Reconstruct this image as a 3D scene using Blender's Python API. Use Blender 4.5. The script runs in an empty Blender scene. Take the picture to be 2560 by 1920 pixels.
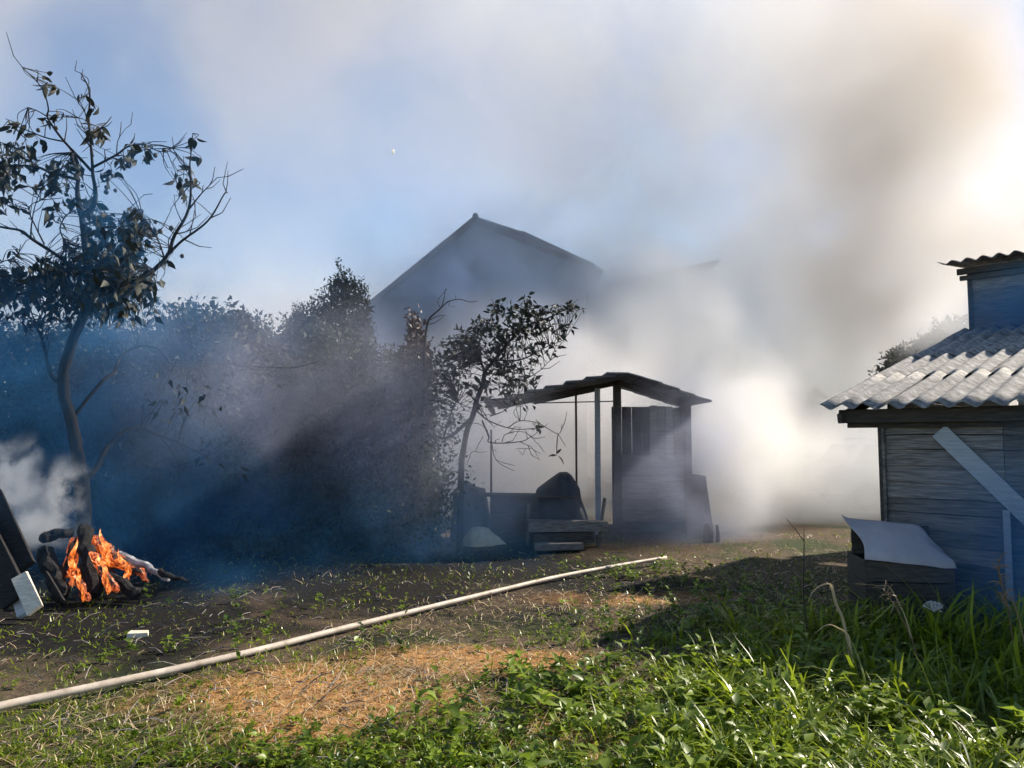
import bpy, math, random
import numpy as np
from mathutils import Vector, Matrix, noise as mnoise

R = math.radians
random.seed(7)
rng = np.random.default_rng(11)
sc = bpy.context.scene
COL = sc.collection

# ------------------------------------------------------------------ camera
EYE = 1.6
TILT = R(4.23)
cam_data = bpy.data.cameras.new("camera")
cam_data.sensor_width = 36.0
cam_data.lens = 26.0
cam_data.clip_start = 0.05
cam_data.clip_end = 1500
cam = bpy.data.objects.new("camera", cam_data)
cam.location = (0, 0, EYE)
cam.rotation_euler = (R(90) + TILT, 0, 0)
COL.objects.link(cam)
sc.camera = cam

# ------------------------------------------------------------------ world, sun, exposure
SUN_EL, SUN_AZ = R(34), R(60)            # azimuth clockwise from the view direction
world = bpy.data.worlds.new("World")
sc.world = world
world.use_nodes = True
wn = world.node_tree
bg = wn.nodes["Background"]
sky = wn.nodes.new("ShaderNodeTexSky")
sky.sky_type = 'NISHITA'
sky.sun_disc = False
sky.sun_elevation = SUN_EL
sky.sun_rotation = SUN_AZ
sky.dust_density = 0.3
sky.ozone_density = 2.0
wn.links.new(sky.outputs[0], bg.inputs[0])
bg.inputs[1].default_value = 0.085

sun_data = bpy.data.lights.new("sun", 'SUN')
sun_data.energy = 5.0
sun_data.angle = R(0.5)
sun_data.color = (1.0, 0.90, 0.76)
sun = bpy.data.objects.new("sun", sun_data)
SUNV = Vector((math.sin(SUN_AZ) * math.cos(SUN_EL), math.cos(SUN_AZ) * math.cos(SUN_EL), math.sin(SUN_EL)))
sun.rotation_euler = SUNV.to_track_quat('Z', 'Y').to_euler()
sun.location = SUNV * 60
COL.objects.link(sun)

sc.view_settings.view_transform = 'Standard'
sc.view_settings.look = 'None'
sc.view_settings.exposure = 1.05
sc.view_settings.gamma = 1.0
sc.view_settings.use_curve_mapping = False
cy = sc.cycles
cy.use_adaptive_sampling = True
cy.adaptive_threshold = 0.05
cy.use_denoising = True
cy.max_bounces = 8
cy.diffuse_bounces = 2
cy.glossy_bounces = 2
cy.transmission_bounces = 3
cy.transparent_max_bounces = 48
cy.volume_bounces = 4
cy.volume_step_rate = 1.6
cy.volume_max_steps = 128

# ------------------------------------------------------------------ helpers
F = 1850.0
CT, ST = math.cos(TILT), math.sin(TILT)

def at(px, py, Y):
    """a point of the photograph (2560 wide) at the distance Y in front of the camera"""
    u, v = (px - 1280) / F, (960 - py) / F
    d = Vector((u, CT - v * ST, ST + v * CT))
    return Vector((0, 0, EYE)) + d * (Y / d.y)

def ground_at(px, py, z=0.0):
    u, v = (px - 1280) / F, (960 - py) / F
    d = Vector((u, CT - v * ST, ST + v * CT))
    return Vector((0, 0, EYE)) + d * ((z - EYE) / d.z)

def gz(x, y):
    """height of the ground"""
    h = 0.05 * (mnoise.noise(Vector((x * 0.35, y * 0.35, 3.1)))) + 0.025 * mnoise.noise(Vector((x * 1.3, y * 1.3, 9.0)))
    return h

def tag(o, label=None, cat=None, group=None, kind=None):
    if label: o["label"] = label
    if cat: o["category"] = cat
    if group: o["group"] = group
    if kind: o["kind"] = kind
    return o

def empty(name, loc=(0, 0, 0), rz=0.0):
    o = bpy.data.objects.new(name, None)
    o.location = loc
    o.rotation_euler = (0, 0, rz)
    o.empty_display_size = 0.2
    COL.objects.link(o)
    return o

def link(name, me, mat=None, parent=None):
    o = bpy.data.objects.new(name, me)
    if mat is not None and len(me.materials) == 0:
        me.materials.append(mat)
    COL.objects.link(o)
    if parent is not None:
        o.parent = parent
    return o

class MB:
    """collects shapes, links them as one mesh object"""
    def __init__(self):
        self.v, self.f = [], []
    def add(self, vs, fs):
        n = len(self.v)
        self.v.extend([tuple(p) for p in vs])
        self.f.extend([tuple(i + n for i in f) for f in fs])
        return self
    def box(self, c, size, rot=None, jitter=0.0, taper=1.0):
        c = Vector(c)
        hx, hy, hz = size[0] / 2, size[1] / 2, size[2] / 2
        vs = []
        for sx, sy, sz in ((-1,-1,-1),(1,-1,-1),(1,1,-1),(-1,1,-1),(-1,-1,1),(1,-1,1),(1,1,1),(-1,1,1)):
            t = taper if sz > 0 else 1.0
            p = Vector((sx * hx * t, sy * hy * t, sz * hz))
            if jitter: p += Vector((random.uniform(-jitter, jitter) for _ in range(3)))
            if rot is not None: p = rot @ p
            vs.append(c + p)
        return self.add(vs, [(0,3,2,1),(4,5,6,7),(0,1,5,4),(1,2,6,5),(2,3,7,6),(3,0,4,7)])
    def beam(self, a, b, w, h, up=(0, 0, 1), jitter=0.0):
        a, b = Vector(a), Vector(b)
        d = (b - a); L = d.length; d.normalize()
        s = d.cross(Vector(up))
        if s.length < 1e-4: s = d.cross(Vector((1, 0, 0)))
        s.normalize(); u = s.cross(d)
        m = Matrix((d, s, u)).transposed()
        return self.box((a + b) / 2, (L, w, h), m, jitter)
    def tube(self, pts, radii, n=7, cap=True):
        pts = [Vector(p) for p in pts]
        base = len(self.v)
        prev = None
        k = len(pts)
        for i, p in enumerate(pts):
            d = (pts[min(i + 1, k - 1)] - pts[max(i - 1, 0)])
            if d.length < 1e-9: d = Vector((0, 0, 1))
            d.normalize()
            if prev is None:
                a = d.cross(Vector((0, 0, 1)))
                if a.length < 0.1: a = d.cross(Vector((1, 0, 0)))
            else:
                a = prev - d * prev.dot(d)
            a.normalize(); prev = a
            b = d.cross(a)
            r = radii[i] if hasattr(radii, "__len__") else radii
            for j in range(n):
                t = 2 * math.pi * j / n
                self.v.append(tuple(p + (a * math.cos(t) + b * math.sin(t)) * r))
        for i in range(k - 1):
            for j in range(n):
                j2 = (j + 1) % n
                self.f.append((base + i * n + j, base + i * n + j2, base + (i + 1) * n + j2, base + (i + 1) * n + j))
        if cap:
            self.f.append(tuple(base + j for j in reversed(range(n))))
            self.f.append(tuple(base + (k - 1) * n + j for j in range(n)))
        return self
    def mesh(self, name, mat=None, smooth=False):
        me = bpy.data.meshes.new(name)
        me.from_pydata(self.v, [], self.f)
        if smooth:
            me.polygons.foreach_set("use_smooth", [True] * len(me.polygons))
        if mat is not None: me.materials.append(mat)
        me.update()
        return me
    def build(self, name, mat, parent=None, smooth=False, bevel=0.0):
        o = link(name, self.mesh(name, mat, smooth), None, parent)
        if bevel:
            b = o.modifiers.new("bevel", 'BEVEL'); b.width = bevel; b.segments = 2; b.limit_method = 'ANGLE'
        return o

def smooth_path(pts, sub=4):
    pts = [Vector(p) for p in pts]
    if len(pts) < 3: return pts
    out = []
    P = [pts[0] * 2 - pts[1]] + pts + [pts[-1] * 2 - pts[-2]]
    for i in range(1, len(P) - 2):
        p0, p1, p2, p3 = P[i - 1], P[i], P[i + 1], P[i + 2]
        for s in range(sub):
            t = s / sub
            out.append(0.5 * ((2 * p1) + (p2 - p0) * t + (2 * p0 - 5 * p1 + 4 * p2 - p3) * t * t + (3 * p1 - p0 - 3 * p2 + p3) * t ** 3))
    out.append(pts[-1])
    return out

def tri_mesh(name, V, T, mat, tint=None, smooth=False):
    """V (n,3) float, T (m,3) int -> a mesh, fast"""
    me = bpy.data.meshes.new(name)
    V = np.ascontiguousarray(V, np.float32); T = np.ascontiguousarray(T, np.int32)
    me.vertices.add(len(V)); me.vertices.foreach_set("co", V.ravel())
    me.loops.add(T.size); me.loops.foreach_set("vertex_index", T.ravel())
    me.polygons.add(len(T))
    me.polygons.foreach_set("loop_start", np.arange(0, T.size, 3, dtype=np.int32))
    if smooth: me.polygons.foreach_set("use_smooth", np.ones(len(T), bool))
    me.update(calc_edges=True)
    if tint is not None:
        a = me.attributes.new("tint", 'FLOAT', 'POINT'); a.data.foreach_set("value", np.ascontiguousarray(tint, np.float32))
    if mat is not None: me.materials.append(mat)
    return me

def unit(a):
    return a / np.maximum(np.linalg.norm(a, axis=-1, keepdims=True), 1e-9)

def leaf_arrays(C, D, N, L, W, fold=0.25):
    """leaves with base C, direction D, face normal N, length L, width W: six-vertex folded blades"""
    D = unit(D); S = unit(np.cross(D, N)); N = np.cross(S, D)
    L = L[:, None]; W = W[:, None]
    b = C
    t = C + D * L - N * L * 0.12
    m = C + D * L * 0.5
    l = C + D * L * 0.38 + S * W * 0.5 + N * W * fold
    r = C + D * L * 0.38 - S * W * 0.5 + N * W * fold
    V = np.stack([b, l, t, r, m], 1).reshape(-1, 3)
    k = np.arange(len(C)) * 5
    T = np.stack([np.stack([k, k + 4, k + 1], 1), np.stack([k + 1, k + 4, k + 2], 1),
                  np.stack([k, k + 3, k + 4], 1), np.stack([k + 3, k + 2, k + 4], 1)], 1).reshape(-1, 3)
    return V, T

def rand_dirs(n, bias=(0, 0, 0)):
    return unit(rng.normal(size=(n, 3)) + np.array(bias))

# ------------------------------------------------------------------ materials
def new_mat(name):
    m = bpy.data.materials.new(name); m.use_nodes = True
    nt = m.node_tree
    return m, nt, nt.nodes["Principled BSDF"], nt.nodes["Material Output"]

def N(nt, t, **kw):
    n = nt.nodes.new(t)
    for k, v in kw.items():
        if k in n.inputs: n.inputs[k].default_value = v
        else: setattr(n, k, v)
    return n

def ramp(nt, fac, stops, interp='LINEAR'):
    r = nt.nodes.new("ShaderNodeValToRGB")
    r.color_ramp.interpolation = interp
    els = r.color_ramp.elements
    while len(els) < len(stops): els.new(0.5)
    for e, (p, c) in zip(els, stops):
        e.position = p; e.color = (*c, 1) if len(c) == 3 else c
    nt.links.new(fac, r.inputs[0])
    return r.outputs[0]

def noise_tex(nt, scale, detail=4, rough=0.6, vec=None, dist=0.0):
    n = nt.nodes.new("ShaderNodeTexNoise")
    n.inputs["Scale"].default_value = scale; n.inputs["Detail"].default_value = detail
    n.inputs["Roughness"].default_value = rough; n.inputs["Distortion"].default_value = dist
    if vec is not None: nt.links.new(vec, n.inputs["Vector"])
    return n.outputs["Fac"]

def obj_vec(nt, scale=(1, 1, 1), rot=(0, 0, 0)):
    tc = nt.nodes.new("ShaderNodeTexCoord")
    mp = nt.nodes.new("ShaderNodeMapping")
    mp.inputs["Scale"].default_value = scale; mp.inputs["Rotation"].default_value = rot
    nt.links.new(tc.outputs["Object"], mp.inputs["Vector"])
    return mp.outputs[0]

def bump(nt, bsdf, height, strength=0.3, dist=0.02):
    b = nt.nodes.new("ShaderNodeBump")
    b.inputs["Strength"].default_value = strength; b.inputs["Distance"].default_value = dist
    nt.links.new(height, b.inputs["Height"]); nt.links.new(b.outputs[0], bsdf.inputs["Normal"])

def rough_mat(name, stops, scale=6, vscale=(1, 1, 1), rough=0.85, bumpk=0.4, bdist=0.01, detail=6, per_object=0.0, spec=0.3):
    m, nt, p, out = new_mat(name)
    v = obj_vec(nt, vscale)
    n1 = noise_tex(nt, scale, detail, 0.65, v)
    c = ramp(nt, n1, stops)
    if per_object:
        oi = nt.nodes.new("ShaderNodeObjectInfo")
        mr = N(nt, "ShaderNodeMapRange"); mr.inputs[3].default_value = 1 - per_object; mr.inputs[4].default_value = 1 + per_object
        nt.links.new(oi.outputs["Random"], mr.inputs[0])
        hs = nt.nodes.new("ShaderNodeHueSaturation"); nt.links.new(mr.outputs[0], hs.inputs["Value"]); nt.links.new(c, hs.inputs["Color"])
        c = hs.outputs[0]
    nt.links.new(c, p.inputs["Base Color"])
    p.inputs["Roughness"].default_value = rough
    p.inputs["Specular IOR Level"].default_value = spec
    n2 = noise_tex(nt, scale * 3, 4, 0.6, v)
    bump(nt, p, n2, bumpk, bdist)
    return m

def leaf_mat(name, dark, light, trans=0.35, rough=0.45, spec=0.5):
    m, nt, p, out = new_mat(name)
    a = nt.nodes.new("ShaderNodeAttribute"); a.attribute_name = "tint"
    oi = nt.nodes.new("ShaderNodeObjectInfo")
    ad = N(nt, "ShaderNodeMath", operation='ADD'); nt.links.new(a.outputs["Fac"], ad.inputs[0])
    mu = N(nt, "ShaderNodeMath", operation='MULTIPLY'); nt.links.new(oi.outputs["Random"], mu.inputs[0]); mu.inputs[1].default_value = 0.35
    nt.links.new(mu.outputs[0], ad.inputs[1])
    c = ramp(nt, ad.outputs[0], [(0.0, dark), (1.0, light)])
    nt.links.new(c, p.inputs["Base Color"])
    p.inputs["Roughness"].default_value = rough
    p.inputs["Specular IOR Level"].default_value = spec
    tr = nt.nodes.new("ShaderNodeBsdfTranslucent")
    g = nt.nodes.new("ShaderNodeGamma"); g.inputs[1].default_value = 0.85; nt.links.new(c, g.inputs[0]); nt.links.new(g.outputs[0], tr.inputs[0])
    mx = nt.nodes.new("ShaderNodeMixShader"); mx.inputs[0].default_value = trans
    nt.links.new(p.outputs[0], mx.inputs[1]); nt.links.new(tr.outputs[0], mx.inputs[2])
    nt.links.new(mx.outputs[0], out.inputs["Surface"])
    return m

M = {}
M["old_wood"] = rough_mat("old_wood", [(0.28, (0.05, 0.043, 0.038)), (0.48, (0.16, 0.14, 0.125)), (0.75, (0.30, 0.275, 0.25))], 5, (1, 14, 14), 0.85, 0.7, 0.012, per_object=0.4)
M["dark_wood"] = rough_mat("dark_wood", [(0.3, (0.03, 0.025, 0.022)), (0.7, (0.10, 0.085, 0.07))], 6, (1, 10, 10), 0.9, 0.5, 0.01, per_object=0.2)
M["pale_wood"] = rough_mat("pale_wood", [(0.25, (0.42, 0.34, 0.25)), (0.6, (0.66, 0.58, 0.46)), (0.85, (0.75, 0.7, 0.6))], 4, (1, 12, 12), 0.7, 0.3, 0.005)
M["grey_paint_wood"] = rough_mat("grey_paint_wood", [(0.25, (0.25, 0.27, 0.29)), (0.7, (0.46, 0.48, 0.5))], 5, (1, 10, 10), 0.8, 0.3, 0.006)
M["slate"] = rough_mat("slate", [(0.33, (0.05, 0.046, 0.04)), (0.43, (0.17, 0.165, 0.155)), (0.56, (0.26, 0.25, 0.24)), (0.70, (0.47, 0.455, 0.43))], 11, (1, 1, 1), 0.9, 0.9, 0.014, detail=9, per_object=0.10)
M["whitewash"] = rough_mat("whitewash", [(0.3, (0.58, 0.55, 0.55)), (0.5, (0.74, 0.71, 0.70)), (0.7, (0.80, 0.78, 0.77))], 1.3, (1, 1, 1), 0.9, 0.3, 0.01, per_object=0.05)
M["plaster"] = rough_mat("plaster", [(0.3, (0.32, 0.31, 0.31)), (0.7, (0.45, 0.44, 0.43))], 1.5, (1, 1, 1), 0.9, 0.3, 0.01)
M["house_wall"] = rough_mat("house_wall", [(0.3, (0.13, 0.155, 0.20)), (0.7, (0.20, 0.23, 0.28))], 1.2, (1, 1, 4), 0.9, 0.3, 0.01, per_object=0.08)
M["roof_dark"] = rough_mat("roof_dark", [(0.3, (0.06, 0.06, 0.065)), (0.7, (0.15, 0.15, 0.16))], 3, (1, 1, 1), 0.8, 0.3, 0.01, per_object=0.15)
M["brick"] = rough_mat("brick", [(0.3, (0.22, 0.10, 0.07)), (0.7, (0.36, 0.19, 0.14))], 7, (1, 1, 1), 0.9, 0.5, 0.01)
M["bark"] = rough_mat("bark", [(0.3, (0.009, 0.008, 0.008)), (0.7, (0.03, 0.026, 0.024))], 9, (1, 1, 0.3), 0.95, 0.8, 0.02)
M["iron"] = rough_mat("iron", [(0.3, (0.02, 0.018, 0.018)), (0.7, (0.07, 0.05, 0.045))], 14, (1, 1, 1), 0.7, 0.3, 0.004)
M["tarp"] = rough_mat("tarp", [(0.3, (0.33, 0.30, 0.31)), (0.7, (0.47, 0.43, 0.44))], 3, (1, 1, 1), 0.75, 0.35, 0.01)
M["dark_tarp"] = rough_mat("dark_tarp", [(0.3, (0.025, 0.028, 0.032)), (0.7, (0.07, 0.075, 0.085))], 4, (1, 1, 1), 0.6, 0.4, 0.02)
M["sack"] = rough_mat("sack", [(0.3, (0.55, 0.46, 0.30)), (0.7, (0.72, 0.64, 0.47))], 12, (1, 1, 1), 0.85, 0.4, 0.006)
M["pipe"] = rough_mat("pipe", [(0.30, (0.16, 0.12, 0.085)), (0.42, (0.36, 0.30, 0.24)), (0.7, (0.54, 0.47, 0.40))], 6, (1, 1, 1), 0.55, 0.25, 0.004)
M["char"] = rough_mat("char", [(0.3, (0.008, 0.008, 0.009)), (0.6, (0.025, 0.023, 0.023)), (0.85, (0.10, 0.095, 0.09))], 9, (1, 6, 6), 0.8, 0.9, 0.02)
M["ash"] = rough_mat("ash", [(0.3, (0.2, 0.2, 0.2)), (0.7, (0.6, 0.58, 0.56))], 12, (1, 1, 1), 0.95, 0.6, 0.01)
M["white_flake"] = leaf_mat("white_flake", (0.9, 0.9, 0.89), (0.95, 0.95, 0.94), 0.6)
M["car_paint"] = rough_mat("car_paint", [(0.3, (0.55, 0.55, 0.56)), (0.7, (0.6, 0.6, 0.61))], 2, (1, 1, 1), 0.3, 0.02, 0.002, spec=0.5)
M["car_glass"] = rough_mat("car_glass", [(0.3, (0.02, 0.025, 0.03)), (0.7, (0.03, 0.035, 0.04))], 2, (1, 1, 1), 0.08, 0.0, 0.001, spec=0.6)
M["tyre"] = rough_mat("tyre", [(0.3, (0.015, 0.015, 0.015)), (0.7, (0.03, 0.03, 0.03))], 9, (1, 1, 1), 0.8, 0.2, 0.005)
M["steel"] = rough_mat("steel", [(0.3, (0.3, 0.3, 0.31)), (0.7, (0.45, 0.45, 0.46))], 9, (1, 1, 1), 0.4, 0.1, 0.003)
M["lamp_lens"] = rough_mat("lamp_lens", [(0.3, (0.55, 0.55, 0.53)), (0.7, (0.65, 0.65, 0.63))], 9, (1, 1, 1), 0.2, 0.1, 0.003, spec=0.6)
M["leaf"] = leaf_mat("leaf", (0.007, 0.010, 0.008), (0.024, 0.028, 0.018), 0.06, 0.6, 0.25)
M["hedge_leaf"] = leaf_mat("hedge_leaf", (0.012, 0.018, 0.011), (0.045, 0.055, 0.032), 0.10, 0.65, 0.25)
M["dry_leaf"] = leaf_mat("dry_leaf", (0.03, 0.018, 0.014), (0.08, 0.05, 0.038), 0.15)
M["grass"] = leaf_mat("grass", (0.018, 0.050, 0.002), (0.23, 0.30, 0.012), 0.5, 0.36, 0.5)
M["weed_leaf"] = leaf_mat("weed_leaf", (0.022, 0.060, 0.004), (0.20, 0.28, 0.018), 0.45, 0.42, 0.45)
M["straw"] = leaf_mat("straw", (0.16, 0.10, 0.045), (0.52, 0.40, 0.24), 0.15, 0.4, 0.5)
M["flower"] = rough_mat("flower", [(0.3, (0.32, 0.32, 0.31)), (0.7, (0.5, 0.5, 0.48))], 12, (1, 1, 1), 0.8, 0.1, 0.003)
M["fruit"] = rough_mat("fruit", [(0.3, (0.02, 0.02, 0.015)), (0.7, (0.06, 0.05, 0.03))], 12, (1, 1, 1), 0.6, 0.2, 0.003)

def ember_mat():
    m, nt, p, out = new_mat("ember")
    v = obj_vec(nt, (1, 1, 0.30))
    n0 = noise_tex(nt, 5, 3, 0.6, v, 0.8)
    n1 = noise_tex(nt, 26, 6, 0.7, v, 1.5)
    mask = ramp(nt, n0, [(0.43, (0, 0, 0)), (0.52, (1, 1, 1))])
    em = ramp(nt, n1, [(0.38, (0.0, 0.0, 0.0)), (0.45, (0.14, 0.016, 0.002)), (0.53, (0.50, 0.085, 0.012)), (0.61, (0.80, 0.20, 0.035)), (0.68, (1.0, 0.65, 0.35))])
    mx = nt.nodes.new("ShaderNodeMix"); mx.data_type = 'RGBA'; mx.blend_type = 'MULTIPLY'; mx.inputs[0].default_value = 1
    nt.links.new(mask, mx.inputs[6]); nt.links.new(em, mx.inputs[7])
    ba = ramp(nt, n1, [(0.35, (0.008, 0.007, 0.007)), (0.55, (0.03, 0.024, 0.022)), (0.68, (0.30, 0.26, 0.24))])
    nt.links.new(ba, p.inputs["Base Color"]); nt.links.new(mx.outputs[2], p.inputs["Emission Color"])
    p.inputs["Emission Strength"].default_value = 0.85
    p.inputs["Roughness"].default_value = 0.9
    bump(nt, p, n1, 1.0, 0.03)
    return m
M["ember"] = ember_mat()

def flame_mat():
    m, nt, p, out = new_mat("flame")
    nt.nodes.remove(p)
    v = obj_vec(nt, (1, 1, 0.6))
    n1 = noise_tex(nt, 16, 4, 0.65, v, 1.2)
    e = nt.nodes.new("ShaderNodeEmission"); e.inputs[1].default_value = 1.1
    nt.links.new(ramp(nt, n1, [(0.35, (0.7, 0.06, 0.005)), (0.5, (1.0, 0.22, 0.03)), (0.7, (1.0, 0.6, 0.25))]), e.inputs[0])
    t = nt.nodes.new("ShaderNodeBsdfTransparent")
    mx = nt.nodes.new("ShaderNodeMixShader")
    nt.links.new(ramp(nt, n1, [(0.40, (0.0, 0.0, 0.0)), (0.72, (0.85, 0.85, 0.85))]), mx.inputs[0])
    nt.links.new(t.outputs[0], mx.inputs[1]); nt.links.new(e.outputs[0], mx.inputs[2])
    nt.links.new(mx.outputs[0], out.inputs["Surface"])
    return m
M["flame"] = flame_mat()

def ground_mat():
    m, nt, p, out = new_mat("ground")
    v = obj_vec(nt)
    big = noise_tex(nt, 0.7, 5, 0.6, v, 0.6)
    fine = noise_tex(nt, 14, 8, 0.7, v)
    grit = noise_tex(nt, 60, 4, 0.7, v)
    soil = ramp(nt, fine, [(0.3, (0.045, 0.032, 0.022)), (0.55, (0.11, 0.078, 0.05)), (0.75, (0.19, 0.14, 0.09))])
    dry = ramp(nt, fine, [(0.28, (0.13, 0.062, 0.022)), (0.5, (0.38, 0.195, 0.07)), (0.75, (0.62, 0.37, 0.15))])
    green = ramp(nt, fine, [(0.3, (0.018, 0.026, 0.010)), (0.7, (0.07, 0.085, 0.035))])
    burnt = ramp(nt, fine, [(0.3, (0.004, 0.004, 0.004)), (0.6, (0.014, 0.012, 0.011)), (0.8, (0.045, 0.038, 0.034))])
    def blob(cx, cy, rx, ry, soft=1.0):
        sub = N(nt, "ShaderNodeVectorMath", operation='SUBTRACT'); nt.links.new(v, sub.inputs[0]); sub.inputs[1].default_value = (cx, cy, 0)
        mul = N(nt, "ShaderNodeVectorMath", operation='MULTIPLY'); nt.links.new(sub.outputs[0], mul.inputs[0]); mul.inputs[1].default_value = (1 / rx, 1 / ry, 0)
        ln = N(nt, "ShaderNodeVectorMath", operation='LENGTH'); nt.links.new(mul.outputs[0], ln.inputs[0])
        ad = N(nt, "ShaderNodeMath", operation='SUBTRACT'); nt.links.new(ln.outputs["Value"], ad.inputs[0])
        ns = N(nt, "ShaderNodeMath", operation='MULTIPLY_ADD'); nt.links.new(big, ns.inputs[0]); ns.inputs[1].default_value = 2.4; ns.inputs[2].default_value = -1.2
        nt.links.new(ns.outputs[0], ad.inputs[1])
        mr = N(nt, "ShaderNodeMapRange"); mr.interpolation_type = 'SMOOTHSTEP'
        mr.inputs[1].default_value = 1.2; mr.inputs[2].default_value = 0.5; mr.inputs[3].default_value = 0; mr.inputs[4].default_value = 1
        nt.links.new(ad.outputs[0], mr.inputs[0])
        return mr.outputs[0]
    def mix(fac, a, b):
        mx = nt.nodes.new("ShaderNodeMix"); mx.data_type = 'RGBA'
        nt.links.new(fac, mx.inputs[0]); nt.links.new(a, mx.inputs[6]); nt.links.new(b, mx.inputs[7])
        return mx.outputs[2]
    c = soil
    gf = ramp(nt, big, [(0.46, (0, 0, 0)), (0.6, (1, 1, 1))])
    c = mix(gf, c, green)
    c = mix(blob(-1.15, 4.75, 0.9, 0.75), c, dry)
    c = mix(blob(-0.2, 5.5, 0.9, 0.4), c, dry)
    c = mix(blob(1.1, 7.6, 1.3, 0.5), c, dry)
    c = mix(blob(0.35, 4.0, 0.5, 0.4), c, dry)
    c = mix(blob(-3.4, 6.5, 2.3, 1.25), c, burnt)
    c = mix(blob(-1.0, 8.8, 3.6, 2.4), c, burnt)
    c = mix(blob(-4.6, 9.0, 3.0, 3.0), c, burnt)
    nt.links.new(c, p.inputs["Base Color"])
    p.inputs["Roughness"].default_value = 0.95; p.inputs["Specular IOR Level"].default_value = 0.15
    ad = N(nt, "ShaderNodeMath", operation='ADD'); nt.links.new(fine, ad.inputs[0]); nt.links.new(grit, ad.inputs[1])
    bump(nt, p, ad.outputs[0], 0.8, 0.03)
    return m
M["ground"] = ground_mat()

# ------------------------------------------------------------------ ground
def make_ground():
    xs = np.concatenate([np.linspace(-400, -14, 12), np.linspace(-13, 13, 131), np.linspace(14, 400, 12)])
    ys = np.concatenate([np.linspace(-60, 0, 6), np.linspace(0.6, 24, 118), np.linspace(26, 900, 14)])
    V, Fc = [], []
    for y in ys:
        for x in xs:
            near = 1.0 if (-13 <= x <= 13 and 0 < y < 24) else 0.0
            V.append((x, y, gz(x, y) * near + (0.012 * mnoise.noise(Vector((x * 5, y * 5, 1))) * near)))
    nx = len(xs)
    for j in range(len(ys) - 1):
        for i in range(nx - 1):
            a = j * nx + i
            Fc.append((a, a + 1, a + nx + 1, a + nx))
    mb = MB(); mb.v, mb.f = V, Fc
    o = mb.build("ground", M["ground"], smooth=True)
    tag(o, kind="structure")
make_ground()

# ------------------------------------------------------------------ wooden shed on the right
def corrugated(name, length, width, wave, amp, parent, mat, thick=0.008, nl=5):
    """a sheet: x across the waves, y up the slope from 0 to length"""
    nx = int(width / wave * 10)
    V, Fc = [], []
    for s in (0, 1):
        for j in range(nl + 1):
            y = length * j / nl
            for i in range(nx + 1):
                x = width * i / nx
                z = amp * math.cos(2 * math.pi * x / wave) + 0.006 * mnoise.noise(Vector((x * 3, y * 3, length * 9))) - s * thick
                V.append((x, y + (0.012 * mnoise.noise(Vector((x * 7, 5, width))) if j == 0 else 0), z))
    n = nx + 1; off = n * (nl + 1)
    for j in range(nl):
        for i in range(nx):
            a = j * n + i
            Fc.append((a, a + 1, a + n + 1, a + n)); Fc.append((off + a, off + a + n, off + a + n + 1, off + a + 1))
    for i in range(nx):
        Fc.append((i, off + i, off + i + 1, i + 1))
        a = nl * n + i; Fc.append((a, a + 1, off + a + 1, off + a))
    for j in range(nl):
        a = j * n; Fc.append((a, a + n, off + a + n, off + a))
        a = j * n + nx; Fc.append((a, off + a, off + a + n, a + n))
    mb = MB(); mb.v, mb.f = V, Fc
    return mb.build(name, mat, parent, smooth=True)

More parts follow.
